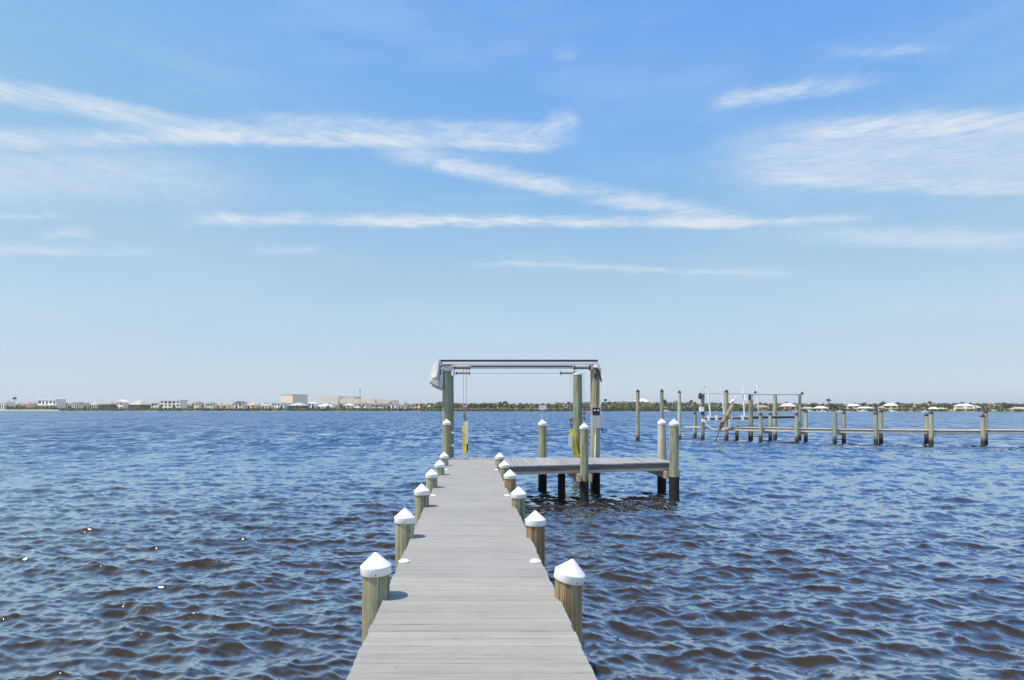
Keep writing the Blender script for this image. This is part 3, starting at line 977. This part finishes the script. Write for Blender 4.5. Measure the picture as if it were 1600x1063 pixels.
ordw = ['nearest', 'second', 'third', 'fourth', 'fifth', 'sixth']
LX = [-0.812, -0.823, -0.792, -0.775, -0.725, -0.715]
RX = [0.853, 0.848, 0.830, 0.853, 0.874, 0.880]
LT = [0.389, 0.371, 0.380, 0.389, 0.371, 0.395]
RT = [0.335, 0.338, 0.332, 0.375, 0.363, 0.377]
LM = ['pile_green', 'pile_tan', 'pile_tan', 'pile_tan', 'pile_green', 'pile_tan']
RM = ['pile_brown', 'pile_brown', 'pile_green', 'pile_brown', 'pile_green', 'pile_green']
for i, y in enumerate(ROWS):
    piling(LX[i], y, DZ + LT[i], 0.126, M[LM[i]], '%s white capped piling from the camera along left edge of the dock' % ordw[i], 'pilings along the dock edges', cap_tilt=(random.uniform(-.045, .045), random.uniform(-.045, .045)))
    piling(RX[i], y, DZ + RT[i], 0.126, M[RM[i]],
           'tilted white capped piling nearest the camera on right edge of the dock' if i == 0 else '%s white capped piling from the camera along right edge of the dock' % ordw[i],
           'pilings along the dock edges', cap_tilt=(R(11), R(4)) if i == 0 else (random.uniform(-.05, .05), random.uniform(-.05, .05)), lean=(0.012, 0) if i == 0 else (0, 0))

# small white dome lights on the boards
for i, (xl, xr, y) in enumerate([(-0.695, 0.712, 6.58), (-0.672, 0.722, 11.55), (-0.62, 0.742, 16.4)]):
    for s, x in (('left', xl), ('right', xr)):
        dl = thing('dock_light', 'small white dome light, %s pair from camera, on %s edge of dock' % (['nearest', 'middle', 'farthest'][i], s), 'dock light', (x, y, DZ + 0.0015), 0, 'dome lights on the dock boards')
        MB().lathe([(0.062, 0), (0.062, 0.008), (0.058, 0.011)], 24).build('base', M['white'], dl, True)
        MB().lathe([(0.054, 0.010), (0.050, 0.017), (0.040, 0.023), (0.026, 0.027), (0.010, 0.029)], 24).build('dome', M['cap'], dl, True)

# ------------------------------------------------------------------ platform at the end of the dock
PZ = DZ - 0.006
plat = thing('platform', 'grey weathered plank platform to the right of the dock end', 'platform', (0, 0, 0))
FRONT = lambda x: 17.45 + (x - 0.82) / 5.5 * 1.45
BACK = 20.62
x = -0.66
while x < 6.36:
    if x < 0.80:
        y0 = 19.86
    else:
        y0 = FRONT(x) + random.uniform(-0.01, 0.01)
    L_ = BACK + random.uniform(-0.012, 0.012) - y0
    o = bpy.data.objects.new('plank', board_mesh('plank', L_, 0.1345, 0.036, M['plank'], 'y'))
    COL.objects.link(o)
    o.parent = plat
    o.location = (x, y0 + L_ / 2, PZ + random.uniform(-0.003, 0.003))
    x += 0.1465
ang_f = math.atan2(FRONT(6.3) - FRONT(0.9), 5.4)
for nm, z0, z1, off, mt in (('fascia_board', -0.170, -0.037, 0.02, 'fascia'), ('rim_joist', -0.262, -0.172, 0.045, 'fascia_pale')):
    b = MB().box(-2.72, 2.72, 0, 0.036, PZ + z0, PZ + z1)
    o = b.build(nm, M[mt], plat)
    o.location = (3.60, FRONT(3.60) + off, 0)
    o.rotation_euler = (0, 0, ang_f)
MB().box(-0.7, 6.38, BACK - 0.06, BACK - 0.02, PZ - 0.2, PZ - 0.037).build('back_joist', M['fascia'], plat)
MB().box(6.34, 6.38, FRONT(6.3) + 0.05, BACK - 0.07, PZ - 0.24, PZ - 0.037).build('end_joist', M['fascia'], plat)
for xx in (1.6, 2.4, 4.3, 5.2):
    MB().box(xx, xx + 0.04, FRONT(xx) + 0.1, BACK - 0.08, PZ - 0.2, PZ - 0.038).build('joist', M['beam'], plat)
for xc in (3.36, 6.15):
    for s in (-1, 1):
        xx = xc + s * 0.165
        y0 = FRONT(xc) - 0.32
        MB().box(xx - 0.04, xx + 0.04, y0, BACK + 0.1, PZ - 0.475, PZ - 0.265).build('cap_beam', M['beam'], plat)
# row of fixing bolts on the strip behind the dock end
PG = 'pilings round the platform'
piling(3.375, 18.02, DZ + 1.22, 0.128, M['pile_green'], 'white capped piling in front of the platform, left of the two front ones', PG, wrap=0.62)
piling(6.17, 18.5, DZ + 1.325, 0.146, M['pile_green'], 'thick greenish white capped piling with rusty stain at front right platform corner', PG, wrap=0.69)
piling(2.48, 20.78, DZ + 1.275, 0.143, M['pile_tan'], 'tan white capped piling at back of platform carrying a small sign', PG, wrap=0.72)
piling(6.46, 20.6, DZ + 1.305, 0.140, M['pile_pale'], 'pale grey white capped piling at back right platform corner', PG, wrap=0.60)
piling(-0.73, 20.05, DZ + 1.30, 0.130, M['pile_tan'], 'white capped piling at far left corner of the dock, before the lift piling', PG, wrap=0.5)
piling(2.85, 18.95, DZ - 0.28, 0.12, M['wrap'], 'short black piling hidden under the platform', PG, cap=None)

# small sign on the tan piling
sg = thing('small_sign', 'small pale blank sign on thin rod above tan capped piling', 'sign', (2.48, 20.78, DZ + 1.26))
MB().tube([(0, 0, 0), (0, 0, 0.36)], 0.022, 8).build('rod', M['galv'], sg)
MB().box(-0.125, 0.125, -0.035, -0.020, 0.335, 0.50).build('panel', M['sign'], sg)
MB().box(-0.115, 0.115, -0.020, -0.002, 0.49, 0.515).build('bracket', M['darksteel'], sg)

# ------------------------------------------------------------------ boat lift
LG = 'tall pilings carrying the boat lift'
LYn, LYf = 20.85, 23.85
piling(-0.755, LYn, 4.02, 0.158, M['pile_green'], 'tall greenish lift piling at left of the dock end', LG, cap=None, taper=0.93, seg=26)
piling(-0.752, LYf, 4.02, 0.165, M['pile_green'], 'rear left lift piling mostly hidden behind the front one', LG, cap=None, taper=0.93, seg=26)
piling(4.275, LYn, 4.12, 0.162, M['pile_tan'], 'tall tan lift piling carrying the grey power box', LG, cap=None, taper=0.93, wrap=0.72, seg=26)
piling(4.21, LYf, 4.04, 0.182, M['pile_green'], 'tall green rear right lift piling behind the yellow board', LG, cap=None, taper=0.95, seg=26)

lift = thing('boat_lift', 'boat lift frame with grey beam, shafts, cables and yellow hanging boards', 'boat lift', (0, LYn, 0))


def lift_part(name, mat, smooth=False):
    return lambda b: b.build(name, mat, lift, smooth)


# near top beam with dark rail (local y = 0 at the near pilings)
MB().hexa([(-1.0, -0.15, 4.232), (4.37, -0.15, 4.232), (4.37, 0.05, 4.232), (-1.0, 0.05, 4.232)], [(-1.0, -0.06, 4.335), (4.37, -0.06, 4.335), (4.37, 0.05, 4.335), (-1.0, 0.05, 4.335)]).build('top_beam', M['pale_beam'], lift)  # front face sloped to catch the sun; shape chosen to look pale
MB().box(-1.01, 4.36, -0.075, 0.11, 4.338, 4.392).build('top_rail', M['navy'], lift)
# side beams to the rear pilings
for xx in (-0.76,):
    MB().box(xx - 0.07, xx + 0.07, 0.19, LYf - LYn + 0.2, 4.06, 4.20).build('side_beam', M['galv'], lift)
# near and rear shafts with grooved winders
for yy, zz, rad in ((-0.10, 4.115, 0.028), (LYf - LYn, 4.115, 0.014)):
    MB().tube([(-0.62, yy, zz), (4.15, yy, zz)], rad, 10).build('drive_shaft', M['alu'], lift, True)
    for xa, xb in ((-0.50, 0.02), (3.55, 4.07)):
        b = MB()
        n = 26
        pts, rads = [], []
        for k in range(n + 1):
            pts.append((xa + (xb - xa) * k / n, yy, zz))
            rads.append(rad + (0.028 if k % 2 else 0.014))
        b.tube(pts, rads, 12)
        b.build('cable_winder', M['rust'], lift, False)
        for xe in (xa, xb):
            MB().tube([(xe - 0.012, yy, zz), (xe + 0.012, yy, zz)], rad + 0.065, 14).build('winder_flange', M['darksteel'], lift, True)
MB().tube([(0.05, -0.10, 4.170), (3.5, -0.10, 4.170)], 0.024, 8).build('shaft_guard', M['blackcap'], lift)
for xx in (-0.58, 4.13):
    MB().box(xx - 0.03, xx + 0.03, -0.16, 0.02, 4.03, 4.22).build('bearing_plate', M['galv'], lift)
    MB().box(xx - 0.03, xx + 0.03, LYf - LYn - 0.08, LYf - LYn + 0.08, 4.03, 4.2).build('bearing_plate', M['galv'], lift)
# piling top brackets
MB().lathe([(0.165, 0), (0.165, 0.07), (0.10, 0.09)], 24).build('piling_top_plate', M['cap'], lift, True, loc=(-0.755, 0, 4.022))
MB().lathe([(0.172, 0), (0.175, 0.05), (0.15, 0.10), (0.06, 0.125)], 24).build('piling_top_plate', M['cap'], lift, True, loc=(4.275, 0, 4.122))
MB().lathe([(0.185, 0), (0.185, 0.06), (0.12, 0.08)], 24).build('piling_top_plate', M['cap'], lift, True, loc=(4.21, 3.0, 4.042))
MB().box(-0.95, -0.55, -0.17, -0.11, 4.125, 4.20).build('motor_plate', M['galv'], lift)
MB().tube([(-0.95, -0.2, 4.12), (-0.88, -0.2, 4.19), (-0.78, -0.2, 4.205), (-0.60, -0.2, 4.205)], 0.022, 8).build('motor_hose', M['darksteel'], lift, True)
MB().tube([(-1.03, -0.12, 4.32), (-1.0, -0.13, 4.10), (-0.96, -0.15, 4.02), (-0.95, -0.16, 3.88)], 0.03, 8).build('motor_hose', M['darksteel'], lift, True)
# canvas hood hanging from the left end of the beam
hood_px = [(686, 561), (688.5, 562), (690, 607), (685, 604.5), (671, 597), (673.5, 577), (679, 567)]
b = MB()
P0 = [at(a, c, LYn - 0.15) for a, c in hood_px]
cx = sum(q.x for q in P0) / len(P0)
k = len(P0)
vs = [(q.x, -0.15 + (0.12 if i in (4, 5) else 0.0), q.z) for i, q in enumerate(P0)] + [(q.x * 0.96 + cx * 0.04, 0.55 - (0.1 if i in (4, 5) else 0), q.z - 0.02) for i, q in enumerate(P0)]
ctr = len(vs)
vs.append((cx + 0.02, -0.27, sum(q.z for q in P0) / k - 0.1))
fs = [(i, (i + 1) % k, k + (i + 1) % k, k + i) for i in range(k)] + [(ctr, (i + 1) % k, i) for i in range(k)] + [tuple(range(k, 2 * k))]
b.add(vs, fs)
b.build('canvas_hood', M['canvas'], lift)
for (a0, c0), (a1, c1) in (((671, 598), (685.5, 605)), ((675, 603), (691, 610.5)), ((674, 590.5), (684, 593.5)), ((686, 562), (686, 604))):
    q0, q1 = at(a0, c0, LYn - 0.36), at(a1, c1, LYn - 0.36)
    MB().tube([(q0.x, -0.36, q0.z), (q1.x, -0.36, q1.z)], 0.013, 6).build('hood_hem', M['darksteel'], lift)
q0, q1, q2, q3 = at(671, 599, LYn - .3), at(685.5, 606, LYn - .3), at(690, 610, LYn - .3), at(676, 603, LYn - .3)
MB().hexa([(q.x, -0.31, q.z) for q in (q0, q1, q2, q3)], [(q.x, 0.4, q.z + 0.015) for q in (q0, q1, q2, q3)]).build('hood_flap', M['canvas'], lift)


def cable(px_, y0, y1, Y, rad=0.009):
    a, c = at(px_, y0, Y), at(px_, y1, Y)
    MB().tube([(a.x, Y - LYn, a.z), (c.x, Y - LYn, c.z)], rad, 6).build('cable', M['galv'], lift)


cable(724.2, 577, 640, 20.75, 0.012)
cable(728.6, 577, 640, 20.75, 0.012)
cable(891.5, 585, 655, LYf, 0.008)
cable(912.5, 583, 648, LYf, 0.008)


def hanging(nm, pts, Y, dpt, mat):
    q = [at(a, c, Y) for a, c in pts]
    b = MB()
    n = len(q)
    b.add([(p_.x, Y - LYn, p_.z) for p_ in q] + [(p_.x, Y - LYn + dpt, p_.z) for p_ in q],
          [tuple(reversed(range(n))), tuple(range(n, 2 * n))] + [(i, (i + 1) % n, n + (i + 1) % n, n + i) for i in range(n)])
    return b.build(nm, mat, lift)


def pulley(px_, py_, Y, s_=1.0):
    q = at(px_, py_, Y)
    MB().box(q.x - .055 * s_, q.x + .055 * s_, Y - LYn - .04, Y - LYn + .04, q.z - .14 * s_, q.z + .13 * s_).build('pulley_cheek', M['galv'], lift)
    MB().tube([(q.x, Y - LYn - .055, q.z), (q.x, Y - LYn + .055, q.z)], .085 * s_, 16).build('pulley_wheel', M['rust'], lift, True)
    MB().tube([(q.x, Y - LYn, q.z - .13 * s_), (q.x - .03, Y - LYn, q.z - .22 * s_), (q.x + .03, Y - LYn, q.z - .30 * s_), (q.x - .01, Y - LYn, q.z - .42 * s_)], [.03, .045, .03, .03], 8).build('hook', M['rust'], lift, True)


pulley(726.5, 640, 20.75)
hanging('bunk_board', [(722, 667), (726, 664), (729, 664), (729, 709), (724, 709.5), (722.5, 693)], 20.75, 0.05, M['yellow'])
hanging('bunk_side', [(727, 690), (732, 690), (731, 707), (727.5, 709.5)], 20.80, 0.9, M['bunkdark'])
hanging('bunk_pad', [(725.5, 659), (731.5, 658), (731.2, 694), (726.8, 694)], 20.70, 0.045, M['cream'])
pulley(892, 656, LYf, 0.8)
hanging('bunk_board', [(889.5, 671), (897, 671), (905, 714), (896, 714)], LYf - 1.0, 0.06, M['yellow'])
hanging('bunk_pad', [(888.8, 680), (894.5, 679), (894.5, 698), (888.6, 698)], LYf - 1.05, 0.045, M['white'])
hanging('bunk_side', [(899.5, 685), (900.5, 685), (907.5, 713), (905.2, 713.5)], LYf - 0.9, 0.8, M['bunkdark'])
pulley(912.5, 646, LYf - 0.4, 0.7)
hanging('bunk_foot', [(904, 710), (909, 710), (909, 712.5), (904, 712.5)], LYf - 1.0, 0.3, M['cream'])

# power box on the lift piling
pb = thing('power_box', 'grey electrical box with black socket panel on the tan lift piling', 'power box', (4.275, LYn - 0.165, 0))


def pbox(nm, x0, x1, y0, y1, d0, d1, mat):
    a, c = at(x0, y1, LYn - 0.2), at(x1, y0, LYn - 0.2)
    return MB().box(a.x - 4.275, c.x - 4.275, d0, d1, a.z, c.z).build(nm, mat, pb)


pbox('backboard', 923.5, 938, 636, 669.5, -0.03, 0.0, M['boxgrey'])
pbox('box', 924.2, 937.6, 650, 668.6, -0.17, -0.03, M['boxgrey'])
sp = pbox('socket_panel', 926, 936.6, 637.2, 648.5, -0.07, -0.03, M['blackcap'])
for a in (929, 934):
    q = at(a, 641.3, LYn - 0.2)
    MB().tube([(q.x - 4.275, -0.09, q.z), (q.x - 4.275, -0.07, q.z)], 0.028, 12).build('socket', M['white'], sp)
q0, q1 = at(930.2, 669, LYn - .2), at(929.3, 715.5, LYn - .2)
MB().tube([(q0.x - 4.275, -0.06, q0.z), (q0.x - 4.275, -0.05, (q0.z + q1.z) / 2), (q1.x - 4.275, -0.04, q1.z - .1)], 0.026, 10).build('conduit', M['white'], pb, True)

cb = thing('cable_bundle', 'black cables and white conduit hanging down right side of the tan lift piling', 'cables', (4.275, LYn, 0))


def ctube(pts, rad, mat, nm, yy=-0.17):
    q = [at(a, c, LYn + yy) for a, c in pts]
    MB().tube([(p_.x - 4.275, yy, p_.z) for p_ in q], rad, 8).build(nm, mat, cb, True)


ctube([(931, 577), (932.5, 582), (932, 592), (930, 590), (930, 584)], 0.028, M['darksteel'], 'black_cable')
ctube([(933, 576), (937, 582), (938, 590), (939.5, 597)], 0.03, M['darksteel'], 'black_cable')
ctube([(934, 578), (936.5, 574), (939, 577.5), (938, 582)], 0.025, M['galv'], 'cable_loop')
ctube([(938.3, 596), (938.0, 620), (937.6, 640), (938.6, 648), (940.2, 655)], 0.020, M['white'], 'conduit')
a, c = at(939.4, 663, LYn), at(943, 654.5, LYn)
MB().box(a.x - 4.275, c.x - 4.275, -0.05, 0.05, a.z, c.z).build('junction_box', M['white'], cb)
a, c = at(938.5, 668, LYn), at(944, 666, LYn)
MB().box(a.x - 4.275, c.x - 4.275, -0.1, 0.1, a.z, c.z).build('shelf', M['white'], cb)
ctube([(940, 668), (941, 673), (942.5, 678)], 0.02, M['darksteel'], 'black_cable', -0.05)

for zz, lb in ((678, 'upper'), (698, 'lower')):
    q = at(706.5, zz - 2, LYf - 0.2)
    br = thing('pipe_strap', '%s white pipe strap on the rear left lift piling' % lb, 'pipe strap', (q.x, LYf - 0.19, q.z), 0, 'pipe straps')
    MB().box(-0.09, 0.06, -0.03, 0.0, -0.03, 0.03).build('band', M['white'], br)
    MB().box(0.02, 0.08, -0.055, -0.03, -0.035, 0.035).build('clip', M['white'], br)

pc = thing('white_pipe', 'white plastic pipe beside the pale piling at back right of platform', 'pipe', (6.46, 20.6, 0))
q = at(1043, 690, 20.5)
MB().tube([(q.x - 6.46, -0.06, 0.9), (q.x - 6.46, -0.06, q.z)], 0.032, 10).build('pipe', M['white'], pc, True)
MB().lathe([(0.038, 0), (0.038, 0.04), (0.02, 0.055)], 12).build('pipe_cap', M['white'], pc, True, loc=(q.x - 6.46, -0.06, q.z))

# ------------------------------------------------------------------ neighbouring pier on the right
NG = 'pilings of the neighbouring pier'
NY = lambda px_: float(np.interp(px_, [1070, 1086, 1097, 1133, 1188, 1245, 1305, 1370, 1450, 1536, 1640], [57.5, 56.5, 55, 52.8, 51, 49.2, 48.0, 46.6, 45.6, 44.8, 43.8]))


def npile(px_, ytop, dY, r, label, cap='black', mat='pile_far', lean=(0, 0)):
    Y = NY(px_) + dY
    q = at(px_, ytop, Y)
    return piling(q.x, Y, q.z, r, M[mat], label, NG, cap=cap, name='pier_piling', seg=14, zbot=-1.0, taper=0.95, lean=lean)


pairs = [(1536.0, 647.5, 1540, 641.5, 'fifth'), (1455.0, 642.5, 1447.5, 646, 'fourth'), (1368.5, 643.5, 1376.5, 640.5, 'third'), (1304.5, 645, 1318.5, 642.5, 'second'), (1245, 645, 1259, 640.5, 'first'), (1188.5, 645, 1203.5, 645, 'leftmost')]
for xf, yf, xb, yb, w in pairs:
    where = 'leftmost pair' if w == 'leftmost' else '%s pair right of the boat lift' % w
    npile(xf, yf, 0, 0.152, 'front piling of the %s on the neighbouring pier' % where, cap=None if w == 'second' else 'black')
    npile(xb, yb, 1.25, 0.15, 'back piling of the %s on the neighbouring pier' % where, mat='pile_old' if w in ('second',) else 'pile_far')

pier = thing('pier', 'long low weathered neighbouring pier running out of frame at right', 'pier', (0, 0, 0))
pts = [1141, 1188, 1245, 1305, 1370, 1450, 1536, 1640]
for a, c in zip(pts[:-1], pts[1:]):
    Ya, Yb = NY(a) + 0.1, NY(c) + 0.1
    za = 1.12 + random.uniform(-0.03, 0.03)
    A, B = (a - VX) * Ya / F, (c - VX) * Yb / F
    for nm, y0, y1, z0, z1, mt in (('deck_section', -0.02, 1.25, 0.0, 0.045, 'pier_pale'), ('fascia', 0.03, 0.08, -0.085, -0.003, 'fascia'), ('stringer', 0.05, 0.09, -0.24, -0.09, 'pier_pale'), ('rear_stringer', 1.1, 1.15, -0.22, -0.003, 'fascia')):
        g_ = 0.02
        MB().hexa([(A + g_, Ya + y0, za + z0), (B - g_, Yb + y0, za + z0), (B - g_, Yb + y1, za + z0), (A + g_, Ya + y1, za + z0)],
                  [(A + g_, Ya + y0, za + z1), (B - g_, Yb + y0, za + z1), (B - g_, Yb + y1, za + z1), (A + g_, Ya + y1, za + z1)]).build(nm, M[mt], pier)
for xf, yf, xb, yb, w in pairs:
    q0, q1 = at(xf, 675, NY(xf)), at(xb, 675, NY(xb) + 1.25)
    MB().hexa([(q0.x - .1, q0.y - .1, .68), (q0.x + .2, q0.y - .1, .68), (q1.x + .2, q1.y + .15, .68), (q1.x - .1, q1.y + .15, .68)],
              [(q0.x - .1, q0.y - .1, .86), (q0.x + .2, q0.y - .1, .86), (q1.x + .2, q1.y + .15, .86), (q1.x - .1, q1.y + .15, .86)]).build('cap_beam', M['pile_old'], pier)
# damaged left end: warped sagging board and a narrow catwalk
cat = thing('catwalk', 'narrow broken catwalk with sagging board at left end of the pier', 'catwalk', (0, 0, 0))
b = MB()
pp = [(1072, 666.3), (1090, 666.3), (1101, 667), (1112, 669.3), (1124, 670.5), (1134, 669), (1142, 667.5)]
qs = [at(a, c, NY(a)) for a, c in pp]
for q in qs:
    b.v += [(q.x, q.y, q.z), (q.x, q.y + .5, q.z), (q.x, q.y + .5, q.z - .12), (q.x, q.y, q.z - .12)]
for i in range(len(qs) - 1):
    for k in range(4):
        b.f.append((i * 4 + k, i * 4 + (k + 1) % 4, i * 4 + 4 + (k + 1) % 4, i * 4 + 4 + k))
b.f += [(0, 1, 2, 3), tuple(len(qs) * 4 - 1 - k for k in range(4))]
b.build('sagging_board', M['fascia_pale'], cat)
q0, q1 = at(1143, 668, 52.6), at(1165, 667, 52)
MB().hexa([(q0.x, 52.6, q0.z - .3), (q1.x, 52, q1.z - .25), (q1.x, 52.9, q1.z - .2), (q0.x, 53.5, q0.z - .25)], [(q0.x, 52.6, q0.z), (q1.x, 52, q1.z), (q1.x, 52.9, q1.z), (q0.x, 53.5, q0.z)]).build('tilted_board', M['fascia'], cat)

npile(1086, 643.5, 0, 0.15, 'short black topped piling at left end of the broken catwalk', cap='black')
npile(1151.5, 664, 0.8, 0.15, 'short stub piling under the broken catwalk', cap=None)
TG = 'tall mooring pilings with black caps'
for px_, yt, Y, r, mt, lb in ((996.5, 609, 52.5, 0.165, 'pile_old', 'leftmost tall mooring piling with black pointed cap standing in open water'),
                              (1034, 608.5, 54, 0.158, 'pile_far', 'tall black capped mooring piling rising behind the pale capped piling'),
                              (1061.5, 610.5, 55, 0.155, 'pile_pale', 'tall black capped mooring piling with pale left side behind greenish piling'),
                              (1135, 609.5, 53, 0.168, 'pile_far', 'tall black capped piling in middle of the neighbouring lift')):
    q = at(px_, yt, Y)
    piling(q.x, Y, q.z, r, M[mt], lb, TG, cap='black', name='mooring_piling', seg=14, zbot=-1.0)

# neighbouring lift
NL = 'pilings of the neighbouring boat lift'
for px_, yt, Y, r, lb in ((1098, 615.5, 54.5, 0.165, 'front left piling of the neighbouring boat lift with white box'),
                          (1173, 617.5, 53.0, 0.19, 'front right piling of the neighbouring boat lift with motor on top'),
                          (1211, 616.5, 54.5, 0.17, 'rear middle piling of the neighbouring boat lift'),
                          (1249.5, 616, 53.5, 0.14, 'rightmost tall piling of the neighbouring boat lift')):
    q = at(px_, yt, Y)
    piling(q.x, Y, q.z, r, M['pile_old' if px_ < 1100 else 'pile_far'], lb, NL, cap=None, name='lift_piling', seg=14, zbot=-1.0)
nl = thing('neighbour_boat_lift', 'neighbouring aluminium boat lift with white guide poles and long cradle beams', 'boat lift', (0, 0, 0))


def bar(p0, p1, w, h, name, mat):
    p0, p1 = Vector(p0), Vector(p1)
    d = Vector((0, 1, 0))
    lowv = [p0, p1, p1 + d * w, p0 + d * w]
    MB().hexa([(v.x, v.y, v.z - h / 2) for v in lowv], [(v.x, v.y, v.z + h / 2) for v in lowv]).build(name, mat, nl)


bar(at(1093, 615.3, 54.3), at(1181, 615.8, 52.8), 0.12, 0.085, 'top_beam', M['galv'])
bar(at(1176, 616.8, 53.0), at(1253, 616.8, 53.3), 0.12, 0.085, 'top_beam', M['galv'])
bar(at(1101, 652.0, 54.0), at(1172, 651.0, 53.0), 0.3, 0.11, 'cradle_beam', M['alu'])
bar(at(1101, 655.0, 54.1), at(1172, 653.8, 53.1), 0.25, 0.16, 'cradle_bunk', M['fascia'])
bar(at(1176, 650.4, 53.0), at(1248, 649.8, 53.0), 0.3, 0.09, 'cradle_beam', M['galv'])
bar(at(1176, 652.9, 53.1), at(1248, 652.0, 53.1), 0.25, 0.18, 'cradle_bunk', M['navy'])
for a0, b0, a1, b1 in ((1106.2, 607, 1110.3, 653), (1127, 605.5, 1131.6, 648), (1161, 602, 1163.2, 651), (1183.2, 602, 1185.2, 647)):
    q0, q1 = at(a0, b0, 53.3), at(a1, b1, 53.3)
    MB().tube([q0, q1], 0.062, 10).build('guide_pole', M['white'], nl, True)
for a in (1119.5, 1142, 1107, 1160):
    q = at(a, 653, 53.2)
    MB().box(q.x - .08, q.x + .08, q.y - .12, q.y + .05, q.z - .22, q.z + .22).build('bracket', M['white'], nl)
for px_, py_, w, h, nm, mt in ((1096, 639.5, .34, .40, 'control_box', 'white'), (1097.5, 646, .2, .28, 'control_box_lower', 'darksteel'), (1098.5, 657, .2, .26, 'outlet_box', 'white'),
                               (1166, 621, .30, .5, 'motor_cover', 'white'), (1170, 621, .22, .48, 'gear_motor', 'darksteel'), (1174, 622, .2, .35, 'gear_housing', 'alu')):
    q = at(px_, py_, 52.6 if px_ > 1150 else 54.15)
    MB().box(q.x - w / 2, q.x + w / 2, q.y - .18, q.y + .1, q.z - h / 2, q.z + h / 2).build(nm, M[mt], nl)
q = at(1094, 619, 54.2)
MB().lathe([(.05, -.28), (.16, -.2), (.17, .05), (.12, .22), (.04, .30)], 12, (q.x, q.y, q.z)).build('gear_motor', M['darksteel'], nl, True)
MB().tube([at(1095, 613, 54.2), at(1095.5, 610, 54.2), at(1099, 606, 54.2), at(1101.5, 604.5, 54.2), at(1103.5, 606, 54.2)], [.03, .03, .03, .05, .04], 8).build('lamp_arm', M['galv'], nl, True)
for px_, py_ in ((1180.3, 613.2), (1253.3, 614.8)):
    q = at(px_, py_, 53)
    MB().lathe([(.05, -.12), (.11, -.05), (.10, .06), (.04, .12)], 10, (q.x, q.y, q.z)).build('beam_end_knob', M['darksteel'], nl, True)
MB().tube([at(1101, 655, 53.9), at(1104, 664, 53.8), at(1110, 669, 53.6), at(1120, 671.5, 53.3)], 0.03, 6).build('hose', M['white'], nl, True)
MB().tube([at(1139.5, 655, 52.8), at(1139.8, 670, 52.8), at(1146, 671.5, 52.6)], 0.05, 6).build('ladder_rail', M['white'], nl, True)

# slanted broken piling with a white bird on its top
q0, q1 = at(1112, 690, 52.0), at(1146, 632, 52.6)
sp_ = thing('slanted_piling', 'grey brown piling leaning far to the right in the neighbouring lift', 'piling', (q0.x, q0.y, 0))
MB().tube([(0, 0, -0.9), ((q1.x - q0.x) * .5, .3, q1.z * .5), (q1.x - q0.x, q1.y - q0.y, q1.z)], [0.185, 0.18, 0.17], 14).build('post', M['pile_old'], sp_, True)
MB().tube([(q1.x - q0.x, q1.y - q0.y, q1.z), ((q1.x - q0.x) * 1.02, (q1.y - q0.y), q1.z * 1.02)], [0.19, 0.18], 14).build('collar', M['darksteel'], sp_, True)
bd = thing('bird', 'white bird perched on top of the leaning piling', 'bird', (q1.x - .05, q1.y, q1.z + .08))
b = MB()
ring = [(-.30, .06, .015), (-.18, .12, .06), (0, .20, .12), (.12, .30, .12), (.18, .42, .06), (.20, .52, .045), (.24, .58, .06), (.29, .58, .04), (.34, .56, .015)]
b.tube([(x_, 0, z_) for x_, z_, r_ in ring], [r_ for x_, z_, r_ in ring], 10)
b.build('body', M['white'], bd, True)
MB().tube([(.32, 0, .56), (.50, 0, .47)], [.022, .008], 6).build('beak', M['yellow'], bd, True)
for s in (-1, 1):
    MB().tube([(0.02, s * .05, .10), (0.02, s * .05, -.06)], .015, 6).build('leg', M['darksteel'], bd)

# ------------------------------------------------------------------ thin sea haze between here and the far shore
hm = bpy.data.materials.new('haze')
hm.use_nodes = True
hn = hm.node_tree
hn.nodes.clear()
pv = hn.nodes.new('ShaderNodeVolumePrincipled')
pv.inputs['Color'].default_value = (0.93, 0.96, 1.0, 1)
pv.inputs['Density'].default_value = 0.00013
pv.inputs['Anisotropy'].default_value = 0.2
ho = hn.nodes.new('ShaderNodeOutputMaterial')
hn.links.new(pv.outputs[0], ho.inputs['Volume'])
hz = MB().box(-6000, 6000, -2000, 4600, -2.5, 60.0).build('haze', hm)
kind(tag(hz, 'thin pale haze over the water towards the far shore', 'haze'), 'stuff')
